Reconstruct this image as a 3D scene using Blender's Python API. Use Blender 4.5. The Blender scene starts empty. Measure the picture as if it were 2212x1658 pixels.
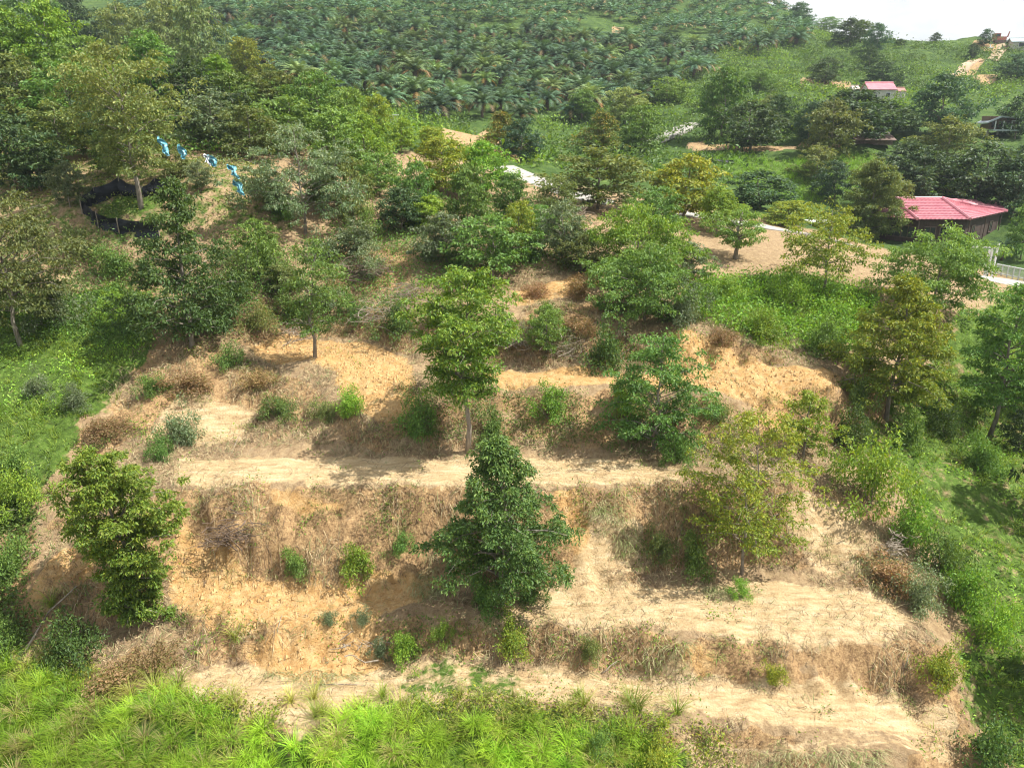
import bpy, math, random
import numpy as np
from mathutils import Vector

# ------------------------------------------------------------------ camera, sky, sun, exposure
SC = bpy.context.scene
COL = SC.collection
F, CU, CV = 1609.0, 1106.0, 829.0            # focal length and centre of the photograph, in units of a 2212 wide frame
PITCH = math.radians(20.0)
CAMZ = 22.0
SIN, COS = math.sin(PITCH), math.cos(PITCH)

cd = bpy.data.cameras.new('camera'); cam = bpy.data.objects.new('camera', cd); COL.objects.link(cam)
cam.location = (0, 0, CAMZ); cam.rotation_euler = (math.pi/2 - PITCH, 0, 0)
cd.sensor_width = 36.0; cd.lens = 36.0*F/2212.0
cd.clip_start = 0.5; cd.clip_end = 4000
SC.camera = cam

SUN_AZ = math.radians(98)                    # from +Y (view direction) towards +X (right)
SUN_EL = math.radians(55)
W = bpy.data.worlds.new('World'); SC.world = W; W.use_nodes = True
wn, wl = W.node_tree.nodes, W.node_tree.links
wn.clear()
w_out = wn.new('ShaderNodeOutputWorld')
w_sky = wn.new('ShaderNodeTexSky'); w_sky.sky_type = 'NISHITA'; w_sky.sun_disc = False
w_sky.sun_elevation = SUN_EL; w_sky.sun_rotation = SUN_AZ
w_sky.air_density = 1.0; w_sky.dust_density = 2.0
w_bg = wn.new('ShaderNodeBackground'); w_bg.inputs[1].default_value = 0.075
w_tc = wn.new('ShaderNodeTexCoord')
w_map = wn.new('ShaderNodeMapping'); w_map.inputs['Scale'].default_value = (1, 1, 2.6)
w_no = wn.new('ShaderNodeTexNoise'); w_no.inputs['Scale'].default_value = 2.2; w_no.inputs['Detail'].default_value = 7
w_no.inputs['Roughness'].default_value = 0.58
w_rp = wn.new('ShaderNodeValToRGB'); w_rp.color_ramp.elements[0].position = 0.36; w_rp.color_ramp.elements[1].position = 0.58
w_mx = wn.new('ShaderNodeMixRGB'); w_mx.inputs[2].default_value = (9.0, 9.2, 9.3, 1)
wl.new(w_tc.outputs['Generated'], w_map.inputs[0]); wl.new(w_map.outputs[0], w_no.inputs['Vector'])
wl.new(w_no.outputs[0], w_rp.inputs[0]); wl.new(w_rp.outputs[0], w_mx.inputs[0])
wl.new(w_sky.outputs[0], w_mx.inputs[1]); wl.new(w_mx.outputs[0], w_bg.inputs[0]); wl.new(w_bg.outputs[0], w_out.inputs[0])

sd = bpy.data.lights.new('sun', 'SUN'); sun = bpy.data.objects.new('sun', sd); COL.objects.link(sun)
sd.energy = 5.0; sd.angle = math.radians(0.55); sd.color = (1.0, 0.955, 0.87)
SUNV = Vector((math.sin(SUN_AZ)*math.cos(SUN_EL), math.cos(SUN_AZ)*math.cos(SUN_EL), math.sin(SUN_EL)))
sun.rotation_euler = SUNV.to_track_quat('Z', 'Y').to_euler()
sun.location = (40, 30, 80)

SC.view_settings.view_transform = 'Standard'; SC.view_settings.look = 'None'
SC.view_settings.exposure = 0.74; SC.view_settings.gamma = 1.0; SC.view_settings.use_curve_mapping = False
SC.render.engine = 'CYCLES'
cy = SC.cycles
cy.max_bounces = 5; cy.diffuse_bounces = 2; cy.glossy_bounces = 1; cy.transmission_bounces = 3; cy.volume_bounces = 0
cy.transparent_max_bounces = 4; cy.caustics_reflective = False; cy.caustics_refractive = False
cy.pixel_filter_type = 'BLACKMAN_HARRIS'; cy.filter_width = 1.15; cy.use_denoising = True; cy.use_adaptive_sampling = True; cy.adaptive_threshold = 0.02

rng = np.random.default_rng(7)
random.seed(7)

# ------------------------------------------------------------------ helpers
def proj(p):
    """world points (n,3) -> photograph coordinates (u, v) and depth"""
    p = np.atleast_2d(np.asarray(p, float))
    x, y, z = p[:, 0], p[:, 1], p[:, 2]-CAMZ
    d = y*COS - z*SIN
    up = y*SIN + z*COS
    dd = np.where(d > 0.1, d, 0.1)
    return CU + F*x/dd, CV - F*up/dd, d

def ray(u, v):
    dx, dy = (u-CU)/F, (CV-v)/F
    return np.array([dx, COS+dy*SIN, -SIN+dy*COS])

def from_uvY(u, v, Y):
    r = ray(u, v); t = Y/r[1]
    return np.array([r[0]*t, Y, CAMZ + r[2]*t])

def from_uvz(u, v, z):
    r = ray(u, v); t = z/r[2]
    return np.array([r[0]*t, r[1]*t, CAMZ + z])

def hash2(ix, iy, seed):
    h = (ix.astype(np.int64)*374761393 + iy.astype(np.int64)*668265263 + seed*974711) & 0x7fffffff
    h = ((h ^ (h >> 13))*1274126177) & 0x7fffffff
    return ((h ^ (h >> 16)) & 0xffff)/65535.0

def vnoise(x, y, seed=0):
    ix, iy = np.floor(x), np.floor(y); fx, fy = x-ix, y-iy
    fx, fy = fx*fx*(3-2*fx), fy*fy*(3-2*fy)
    a, b = hash2(ix, iy, seed), hash2(ix+1, iy, seed)
    c, d = hash2(ix, iy+1, seed), hash2(ix+1, iy+1, seed)
    return (a*(1-fx)+b*fx)*(1-fy) + (c*(1-fx)+d*fx)*fy - 0.5

def fbm(x, y, octv=4, seed=0, gain=0.5):
    s, a = 0, 1.0
    for k in range(octv):
        s = s + a*vnoise(x*2**k + 17.3*k, y*2**k - 9.1*k, seed+k); a *= gain
    return s

def mesh_np(name, V, faces_per, loops, cols=None, mats=(), matidx=None, smooth=False):
    """fast mesh: V (n,3), faces_per = verts per face array, loops = flat vertex indices"""
    me = bpy.data.meshes.new(name)
    V = np.asarray(V, np.float32); loops = np.asarray(loops, np.int32); fp = np.asarray(faces_per, np.int32)
    me.vertices.add(len(V)); me.vertices.foreach_set('co', V.ravel())
    me.loops.add(len(loops)); me.loops.foreach_set('vertex_index', loops)
    me.polygons.add(len(fp))
    st = np.concatenate([[0], np.cumsum(fp)[:-1]]).astype(np.int32)
    me.polygons.foreach_set('loop_start', st)
    if matidx is not None: me.polygons.foreach_set('material_index', np.asarray(matidx, np.int32))
    me.polygons.foreach_set('use_smooth', np.full(len(fp), smooth))
    me.update(calc_edges=True)
    if cols is not None:
        c = np.asarray(cols, np.float32)
        if c.shape[1] == 3: c = np.hstack([c, np.ones((len(c), 1), np.float32)])
        at = me.color_attributes.new('Col', 'FLOAT_COLOR', 'POINT'); at.data.foreach_set('color', c.ravel())
    for m in mats: me.materials.append(m)
    return me

class MB:
    """collects polygons for one mesh object"""
    def __init__(s): s.v = []; s.f = []; s.c = []
    def add(s, vs, fs, col=None):
        o = len(s.v); s.v += [tuple(p) for p in vs]; s.f += [tuple(i+o for i in f) for f in fs]
        s.c += [col or (1, 1, 1)]*len(vs)
    def box(s, c, sx, sy, sz, rot=0.0, col=None):
        ca, sa = math.cos(rot), math.sin(rot); vs = []
        for dz in (-.5, .5):
            for dx, dy in ((-.5, -.5), (.5, -.5), (.5, .5), (-.5, .5)):
                X, Y = dx*sx, dy*sy
                vs.append((c[0]+X*ca-Y*sa, c[1]+X*sa+Y*ca, c[2]+dz*sz))
        s.add(vs, [(3, 2, 1, 0), (4, 5, 6, 7), (0, 1, 5, 4), (1, 2, 6, 5), (2, 3, 7, 6), (3, 0, 4, 7)], col)
    def tube(s, pts, rad, n=6, col=None):
        pts = [Vector(p) for p in pts]; vs = []; fs = []
        for i, p in enumerate(pts):
            d = (pts[min(i+1, len(pts)-1)] - pts[max(i-1, 0)]).normalized()
            a = d.orthogonal().normalized(); b = d.cross(a)
            r = rad[i] if hasattr(rad, '__len__') else rad
            for k in range(n):
                t = 2*math.pi*k/n; vs.append(p + a*(r*math.cos(t)) + b*(r*math.sin(t)))
        for i in range(len(pts)-1):
            for k in range(n):
                fs.append((i*n+k, i*n+(k+1) % n, (i+1)*n+(k+1) % n, (i+1)*n+k))
        fs.append(tuple(range(n))[::-1]); fs.append(tuple((len(pts)-1)*n+k for k in range(n)))
        s.add(vs, fs, col)
    def mesh(s, name, mat, smooth=False):
        fp = [len(f) for f in s.f]; lp = [i for f in s.f for i in f]
        return mesh_np(name, s.v, fp, lp, s.c, [mat], smooth=smooth)
    def build(s, name, mat, parent=None, smooth=False):
        return link(name, s.mesh(name, mat, smooth), parent)

def link(name, me, parent=None):
    o = bpy.data.objects.new(name, me); COL.objects.link(o)
    if parent is not None: o.parent = parent
    return o
def tag(o, label=None, cat=None, group=None, kind=None):
    if label: o['label'] = label
    if cat: o['category'] = cat
    if group: o['group'] = group
    if kind: o['kind'] = kind
    return o
def empty(name, loc, rz=0.0, sc=(1, 1, 1)):
    o = bpy.data.objects.new(name, None); COL.objects.link(o); o.empty_display_size = .3
    o.location = loc; o.rotation_euler = (0, 0, rz); o.scale = sc
    return o
def node(nt, t, **kw):
    n = nt.nodes.new(t)
    for k, v in kw.items(): setattr(n, k, v)
    return n

# ------------------------------------------------------------------ materials
def mat_base(name):
    m = bpy.data.materials.new(name); m.use_nodes = True
    nt = m.node_tree; b = nt.nodes['Principled BSDF']
    return m, nt, b

def leaf_material(name, trans=0.3, rough=0.55, spec=0.45, vary=0.25):
    """colour from the leaf's own colour, varied per object; thin translucent blade"""
    m, nt, b = mat_base(name)
    at = node(nt, 'ShaderNodeAttribute', attribute_name='Col')
    oi = node(nt, 'ShaderNodeObjectInfo')
    hs = node(nt, 'ShaderNodeHueSaturation')
    mr = node(nt, 'ShaderNodeMapRange'); mr.inputs[3].default_value = 1-vary; mr.inputs[4].default_value = 1+vary*.9
    mh = node(nt, 'ShaderNodeMapRange'); mh.inputs[3].default_value = 0.485; mh.inputs[4].default_value = 0.515
    fr = node(nt, 'ShaderNodeMath', operation='FRACT'); mu = node(nt, 'ShaderNodeMath', operation='MULTIPLY'); mu.inputs[1].default_value = 7.31
    L = nt.links.new
    L(oi.outputs['Random'], mr.inputs[0]); L(oi.outputs['Random'], mu.inputs[0]); L(mu.outputs[0], fr.inputs[0]); L(fr.outputs[0], mh.inputs[0])
    L(at.outputs['Color'], hs.inputs['Color']); L(mr.outputs[0], hs.inputs['Value']); L(mh.outputs[0], hs.inputs['Hue'])
    L(hs.outputs[0], b.inputs['Base Color'])
    b.inputs['Roughness'].default_value = rough; b.inputs['Specular IOR Level'].default_value = spec
    tr = node(nt, 'ShaderNodeBsdfTranslucent')
    g = node(nt, 'ShaderNodeMixRGB', blend_type='MULTIPLY'); g.inputs[0].default_value = 1; g.inputs[2].default_value = (1.5, 1.35, .5, 1)
    L(hs.outputs[0], g.inputs[1]); L(g.outputs[0], tr.inputs[0])
    mx = node(nt, 'ShaderNodeMixShader'); mx.inputs[0].default_value = trans
    L(b.outputs[0], mx.inputs[1]); L(tr.outputs[0], mx.inputs[2]); L(mx.outputs[0], nt.nodes['Material Output'].inputs[0])
    return m

def noisy(name, c1, c2, scale=4.0, rough=0.85, bump=0.3, detail=6, spec=0.3, metal=0.0, stretch=(1, 1, 1)):
    m, nt, b = mat_base(name); L = nt.links.new
    tc = node(nt, 'ShaderNodeTexCoord'); mp = node(nt, 'ShaderNodeMapping'); mp.inputs['Scale'].default_value = stretch
    n = node(nt, 'ShaderNodeTexNoise'); n.inputs['Scale'].default_value = scale; n.inputs['Detail'].default_value = detail
    r = node(nt, 'ShaderNodeValToRGB'); r.color_ramp.elements[0].color = (*c1, 1); r.color_ramp.elements[1].color = (*c2, 1)
    r.color_ramp.elements[0].position = .3; r.color_ramp.elements[1].position = .7
    bp = node(nt, 'ShaderNodeBump'); bp.inputs['Strength'].default_value = bump; bp.inputs['Distance'].default_value = .03
    L(tc.outputs['Object'], mp.inputs[0]); L(mp.outputs[0], n.inputs['Vector']); L(n.outputs[0], r.inputs[0]); L(r.outputs[0], b.inputs['Base Color'])
    L(n.outputs[0], bp.inputs['Height']); L(bp.outputs[0], b.inputs['Normal'])
    b.inputs['Roughness'].default_value = rough; b.inputs['Specular IOR Level'].default_value = spec; b.inputs['Metallic'].default_value = metal
    return m

M_LEAF = leaf_material('leaf')
M_GRASS = leaf_material('grass_blade', trans=0.35, rough=0.5, spec=0.35, vary=0.05)
M_PALM = leaf_material('palm_leaf', trans=0.18, rough=0.5, spec=0.22, vary=0.4)
M_STRAW = leaf_material('dry_straw', trans=0.12, rough=0.8, spec=0.2, vary=0.08)
M_BARK = noisy('bark', (.14, .115, .09), (.36, .32, .27), 6, .9, .6, stretch=(1, 1, .3))
M_PALMBARK = noisy('palm_bark', (.06, .045, .03), (.16, .12, .08), 8, .95, .6)
M_WOOD = noisy('dead_wood', (.20, .16, .12), (.42, .36, .29), 7, .9, .4, stretch=(1, 1, .3))
M_CLOD = noisy('soil_clod', (.40, .24, .10), (.60, .40, .19), 5, .95, .4)

def ground_material():
    m, nt, b = mat_base('ground'); L = nt.links.new
    at = node(nt, 'ShaderNodeAttribute', attribute_name='Col')
    sp = node(nt, 'ShaderNodeSeparateColor'); L(at.outputs['Color'], sp.inputs[0])
    tc = node(nt, 'ShaderNodeTexCoord')
    def nz(scale, det=6, rough=.6, stretch=None):
        n = node(nt, 'ShaderNodeTexNoise'); n.inputs['Scale'].default_value = scale; n.inputs['Detail'].default_value = det
        n.inputs['Roughness'].default_value = rough
        if stretch:
            mp = node(nt, 'ShaderNodeMapping'); mp.inputs['Scale'].default_value = stretch
            L(tc.outputs['Object'], mp.inputs[0]); L(mp.outputs[0], n.inputs['Vector'])
        else: L(tc.outputs['Object'], n.inputs['Vector'])
        return n
    def ramp(src, *stops):
        r = node(nt, 'ShaderNodeValToRGB'); e = r.color_ramp.elements
        while len(e) < len(stops): e.new(.5)
        for k, (p, c) in enumerate(stops): e[k].position = p; e[k].color = (*c, 1)
        L(src, r.inputs[0]); return r
    def mix(fac, a, c, mode='MIX'):
        x = node(nt, 'ShaderNodeMixRGB', blend_type=mode)
        if isinstance(fac, float): x.inputs[0].default_value = fac
        else: L(fac, x.inputs[0])
        L(a, x.inputs[1]); L(c, x.inputs[2]); return x
    def breakup(mask, n, k=.9):
        """mask edge broken up by noise"""
        a = node(nt, 'ShaderNodeMath', operation='SUBTRACT'); L(n, a.inputs[0]); a.inputs[1].default_value = .5
        bmul = node(nt, 'ShaderNodeMath', operation='MULTIPLY_ADD'); L(a.outputs[0], bmul.inputs[0]); bmul.inputs[1].default_value = k; L(mask, bmul.inputs[2])
        r = node(nt, 'ShaderNodeMapRange'); r.inputs[1].default_value = .38; r.inputs[2].default_value = .62; L(bmul.outputs[0], r.inputs[0])
        return r.outputs[0]
    nbig = nz(.35, 5); nmid2 = nz(2.9, 7, .7); nmid = nz(1.7, 7, .65); nfine = nz(11, 8, .75); nstr = nz(5, 6, .7, (1, .45, .45)); nfar = nz(.09, 6, .65); nstr2 = nz(7, 8, .75, (1, 1, .5)); nfar2 = nz(.45, 8, .7)
    litter = ramp(nmid2.outputs[0], (.25, (.17, .105, .055)), (.45, (.34, .22, .115)), (.58, (.47, .325, .165)), (.75, (.55, .41, .23)))
    litter2 = ramp(nstr.outputs[0], (.3, (.17, .115, .075)), (.5, (.33, .25, .155)), (.7, (.48, .385, .25)))
    lit = mix(.5, litter.outputs[0], litter2.outputs[0])
    npath = nz(3.2, 7, .7, (.28, 1.3, 1)); path = ramp(npath.outputs[0], (.25, (.30, .20, .105)), (.42, (.50, .355, .19)), (.55, (.60, .45, .26)), (.72, (.70, .57, .38)))
    soil = ramp(nmid2.outputs[0], (.25, (.37, .20, .075)), (.45, (.53, .32, .13)), (.7, (.65, .46, .235)))
    green = ramp(nmid2.outputs[0], (.28, (.05, .065, .02)), (.45, (.075, .13, .022)), (.58, (.12, .20, .035)), (.74, (.26, .21, .11)))
    far = ramp(nfar2.outputs[0], (.3, (.03, .06, .018)), (.5, (.065, .115, .027)), (.7, (.135, .20, .045)))
    bkr = ramp(nstr2.outputs[0], (.26, (.10, .062, .036)), (.40, (.25, .155, .08)), (.52, (.43, .28, .14)), (.68, (.56, .39, .20)))
    ab = node(nt, 'ShaderNodeAttribute', attribute_name='bank')
    lit = mix(breakup(ab.outputs['Fac'], nmid2.outputs[0], 1.0), lit.outputs[0], bkr.outputs[0])
    c = mix(breakup(sp.outputs[2], nmid2.outputs[0], 1.2), lit.outputs[0], path.outputs[0])
    c = mix(breakup(sp.outputs[0], nmid2.outputs[0], .8), c.outputs[0], soil.outputs[0])
    c = mix(breakup(sp.outputs[1], nmid.outputs[0], 1.5), c.outputs[0], green.outputs[0])
    c = mix(breakup(at.outputs['Alpha'], nfar.outputs[0], .6), c.outputs[0], far.outputs[0])
    fine = ramp(nfine.outputs[0], (.30, (.45, .42, .40)), (.44, (.92, .91, .90)), (.56, (1.02, 1.02, 1.02)), (.72, (1.2, 1.2, 1.2)))
    c = mix(.8, c.outputs[0], fine.outputs[0], 'MULTIPLY')
    L(c.outputs[0], b.inputs['Base Color'])
    b.inputs['Roughness'].default_value = .95; b.inputs['Specular IOR Level'].default_value = .15
    hh = node(nt, 'ShaderNodeMath', operation='ADD'); L(nfine.outputs[0], hh.inputs[0]); L(nmid.outputs[0], hh.inputs[1])
    bp = node(nt, 'ShaderNodeBump'); bp.inputs['Strength'].default_value = .8; bp.inputs['Distance'].default_value = .14
    L(hh.outputs[0], bp.inputs['Height']); L(bp.outputs[0], b.inputs['Normal'])
    return m
M_GROUND = ground_material()

# ------------------------------------------------------------------ terrain: survey lines and points -> one ground sheet
PTS = []
def line(pts, n=10):
    """pts: (u, v, z) with z relative to the camera"""
    P = [from_uvz(*p) for p in pts]
    for a, b in zip(P[:-1], P[1:]):
        k = max(2, int(np.linalg.norm(b-a)/1.3))
        for t in np.arange(k)/k: PTS.append(a*(1-t)+b*t)
    PTS.append(P[-1])
def zz(pts, z): return [(u, v, z) for u, v in pts]
# terrace 1
line(zz([(330, 1500), (600, 1550), (900, 1530), (1200, 1528), (1500, 1548), (1800, 1590), (1990, 1612)], -20.0))
line(zz([(350, 1440), (500, 1412), (800, 1430), (1100, 1432), (1400, 1440), (1700, 1470), (2000, 1488), (2060, 1505)], -19.9))
# terrace 2
line([(340, 1325, -18.9), (500, 1345, -18.8), (700, 1345, -18.8)] + zz([(900, 1342), (1100, 1345), (1300, 1355), (1500, 1368), (1700, 1392), (1900, 1400), (2010, 1390)], -18.7))
line([(400, 1115, -16.5), (470, 1190, -17.5), (560, 1230, -18.1), (700, 1262, -18.5), (860, 1252, -18.5), (1000, 1268, -18.6), (1200, 1258, -18.6), (1400, 1262, -18.6), (1600, 1240, -18.4), (1750, 1250, -18.4), (1880, 1275, -18.5)])
line([(395, 1085, -15.9), (470, 1150, -16.6), (560, 1195, -17.4), (700, 1232, -17.9), (860, 1228, -18.0)])
line([(60, 1290, -18.3), (150, 1200, -17.3), (240, 1140, -16.6)])
line([(60, 1360, -19.3), (200, 1380, -19.4), (320, 1400, -19.5)])
# terrace 3
line(zz([(380, 1045), (600, 1052), (800, 1062), (1000, 1058), (1200, 1052), (1450, 1035), (1600, 1030), (1720, 1020)], -15.4))
line(zz([(390, 985), (600, 980), (800, 985), (1000, 985), (1200, 980), (1480, 990), (1600, 985)], -15.2))
line([(1640, 955, -14.8), (1690, 885, -13.9), (1760, 845, -13.2)])
# terrace 4 and the ramp above it
line(zz([(480, 795), (700, 810), (900, 832), (1100, 832), (1300, 828), (1500, 832), (1700, 832), (1800, 838)], -13.0))
line([(560, 738, -12.5), (700, 735, -12.6), (860, 770, -12.8), (1000, 790, -12.9), (1150, 795, -12.9), (1300, 798, -12.9), (1480, 800, -12.9), (1600, 800, -12.9), (1800, 800, -13.0)])
line([(1460, 728, -11.3), (1560, 760, -11.9), (1680, 795, -12.7)])
line([(1520, 705, -11.0), (1640, 755, -11.9), (1760, 790, -12.6)])
# terrace 5
line([(1110, 655, -10.6), (1220, 640, -10.3), (1300, 605, -9.8)])
line([(1110, 620, -10.1), (1220, 600, -9.7), (1300, 575, -9.3)])
line([(900, 690, -11.2), (1100, 695, -11.1), (1300, 700, -11.1)])
for u, v, Y in [
  (300,850,36),(170,960,32.6),(300,960,32.6),(50,800,38),(150,900,34),(50,950,32.5),(50,1100,29),(50,1250,26),(50,1400,23.6),(250,780,38),(50,740,40),(250,690,42),
  (-200,1000,31),(-200,700,41),(-200,500,50),(-200,1400,23.5),(2400,900,41),(2400,1300,26.5),(2400,1600,21),(2400,700,52),
  (1880,1050,31),(1950,1200,27.6),(2050,1350,24.6),(2200,1000,35),(2200,1150,30),(2200,1300,26.3),(2200,1500,22.3),(2120,1600,20.6),(1800,950,34),
  (0,1500,22.2),(0,1658,19.6),(600,1640,20.0),(1106,1658,19.7),(1600,1670,19.7),(2000,1680,19.5),
  (1915,905,36.5),(2133,950,38),(2200,800,44),(2200,700,50),(2212,620,66),(2170,600,70),(2100,700,45),(2010,665,45),(1900,640,46),(1778,632,46),(1520,650,44),(1700,700,42),(1850,780,39),
  (200,620,46),(100,600,46.5),(180,520,49),(320,520,48.5),(450,600,46),(600,600,45),(550,680,42),(420,745,39.5),(680,772,38.4),
  (300,447,50.5),(150,447,50.5),(0,440,52),(430,425,51),(500,390,54),(520,330,62),(300,340,60),(100,330,62),(0,250,70),(300,250,72),(600,300,72),(700,400,58),(760,440,55),(860,430,60),
  (900,300,82),(1000,330,84),(1150,390,76),(1190,405,72),(1100,365,80),(960,305,95),(950,275,105),(1050,300,100),
  (1000,450,62),(1200,450,62),(1100,550,48.5),(900,550,48.5),(800,500,53),(660,505,51),(1300,560,49),(1400,600,46),(1550,560,52),(1650,545,54),(1580,520,58),(1650,500,64),(1710,505,64),(1500,470,66),(1390,692,41.5),
  (0,120,85),(150,140,85),(300,150,85),(450,180,85),(600,210,85),(750,250,85),(850,270,88),
  (2120,530,82),(1900,530,82),(1750,490,80),(2050,400,105),(2150,300,125),(1890,217,165),(2160,290,125),(2100,160,200),(2100,88,235),(2212,100,235),(1960,92,235),(1800,72,260),(1740,42,300),(1650,0,330),
  (1300,-80,350),(900,-80,350),(600,-60,330),(300,-10,300),(1000,290,130),(1200,295,132),(1350,285,140),(800,230,140),(700,190,150),(600,160,160),(1000,150,190),(1000,50,250),(1300,50,260),(1300,150,200),(1500,150,210),(1500,50,280),(700,50,240),(500,80,220),(200,60,240),
  (1880,300,115),(1750,350,105),(1650,400,98),(1600,440,88),(1500,340,112),(1450,302,125),(1500,265,140),(1700,300,120),(1700,200,170),(1900,150,200),(1350,360,95),(1250,380,85),(2212,200,170),(1560,345,106),(1720,375,101)]:
    PTS.append(from_uvY(u, v, Y))
for x, y, z in [(-60,115,2),(-40,115,0),(-20,115,-2),(0,110,-4),(0,14,-23.5),(-15,14,-23.5),(15,14,-23.5),(0,0,-26),(0,-40,-32),(-60,0,-22),(60,0,-26),
  (-100,-60,-32),(100,-60,-35),(-120,60,-4),(120,60,-16),(-250,150,14),(260,150,0),(300,300,12),(-300,300,34),(0,420,56),(0,600,34),(-400,600,24),(400,600,6),
  (110,260,17),(150,250,15),(110,300,14),(-700,-300,-40),(700,-300,-45),(0,-600,-45),(-800,500,10),(800,500,-10),(0,900,20)]:
    PTS.append(np.array([x, y, CAMZ+z], float))
PTS = np.array(PTS)
def rbf_fit(P, c=.12):
    n = len(P); d = np.sqrt(((P[:, None, :2]-P[None, :, :2])**2).sum(-1)+c*c)
    A = np.zeros((n+3, n+3)); A[:n, :n] = d + np.eye(n)*0.02*-1
    A[:n, n] = 1; A[:n, n+1:] = P[:, :2]; A[n, :n] = 1; A[n+1:, :n] = P[:, :2].T
    w = np.linalg.solve(A, np.concatenate([P[:, 2], [0, 0, 0]]))
    def ev(x, y):
        out = np.empty(len(x))
        px, py = P[:, 0].astype(np.float32), P[:, 1].astype(np.float32); wf = w[:n].astype(np.float32)
        for s in range(0, len(x), 20000):
            xs, ys = x[s:s+20000].astype(np.float32), y[s:s+20000].astype(np.float32)
            out[s:s+20000] = np.sqrt((xs[:, None]-px)**2+(ys[:, None]-py)**2+np.float32(c*c)) @ wf
        return out + w[n] + w[n+1]*x + w[n+2]*y
    return ev
ev = rbf_fit(PTS)
# ring-and-spoke sheet, fine in front of the viewpoint, coarse elsewhere
A_front = np.radians(np.linspace(-44, 44, 420))
A_back = np.radians(np.concatenate([np.linspace(44, 316, 56)[1:-1]]))
ANG = np.concatenate([A_front, A_back])                # from +Y clockwise
RAD = np.concatenate([[1.5, 5, 9, 12, 14, 15.5, 17], 18*np.exp(np.linspace(0, math.log(62/18.), 430)), 62*np.exp(np.linspace(0, math.log(1200/62.), 170))[1:]])
na, nr = len(ANG), len(RAD)
GA, GR = np.meshgrid(ANG, RAD, indexing='ij')
GX, GY = (np.sin(GA)*GR).ravel(), (np.cos(GA)*GR).ravel()
nw_ = np.clip((60-GR.ravel())/20., 0, 1)
GZ = ev(GX + nw_*.9*fbm(GX*.33, GY*.33, 3, 201), GY + nw_*(1.0*fbm(GX*.30, GY*.30, 3, 203) + .35*fbm(GX*1.1, GY*1.1, 2, 207))).reshape(na, nr)

def height(x, y, G=None):
    G = GZ if G is None else G
    x, y = np.atleast_1d(np.asarray(x, float)), np.atleast_1d(np.asarray(y, float))
    a = np.arctan2(x, y); a = np.where(a < ANG[0], a+2*math.pi, a); r = np.hypot(x, y)
    ai = np.interp(a, np.concatenate([ANG, [ANG[0]+2*math.pi]]), np.arange(na+1)); ri = np.interp(r, RAD, np.arange(nr))
    a0 = np.floor(ai).astype(int); r0 = np.minimum(np.floor(ri).astype(int), nr-2); fa, fr = ai-a0, ri-r0
    a1 = (a0+1) % na; a0 = a0 % na
    return (G[a0, r0]*(1-fr)+G[a0, r0+1]*fr)*(1-fa) + (G[a1, r0]*(1-fr)+G[a1, r0+1]*fr)*fa

def ground_at(u, v, first=12.0):
    """where the sight line through (u, v) meets the ground"""
    r = ray(u, v); t = np.exp(np.linspace(math.log(first), math.log(600), 1600))
    z = CAMZ + r[2]*t; h = height(r[0]*t, r[1]*t)
    below = np.nonzero(z < h)[0]
    if len(below) == 0:
        i = int(np.argmin(z-h))
    else: i = below[0]
    if i == 0: i = 1
    d0, d1 = z[i-1]-h[i-1], z[i]-h[i]; k = d0/(d0-d1) if d0 != d1 else 0
    k = min(max(k, 0), 1); tt = t[i-1]+(t[i]-t[i-1])*k
    x, y = r[0]*tt, r[1]*tt
    return np.array([x, y, height(x, y)[0]])

def poly_xy(pts): return np.array([ground_at(u, v)[:2] for u, v in pts])
def inside(P, x, y):
    c = np.zeros(len(x), bool); n = len(P)
    for i in range(n):
        x1, y1 = P[i]; x2, y2 = P[(i+1) % n]
        if y1 == y2: continue
        c ^= ((y1 > y) != (y2 > y)) & (x < (x2-x1)*(y-y1)/(y2-y1)+x1)
    return c

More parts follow.
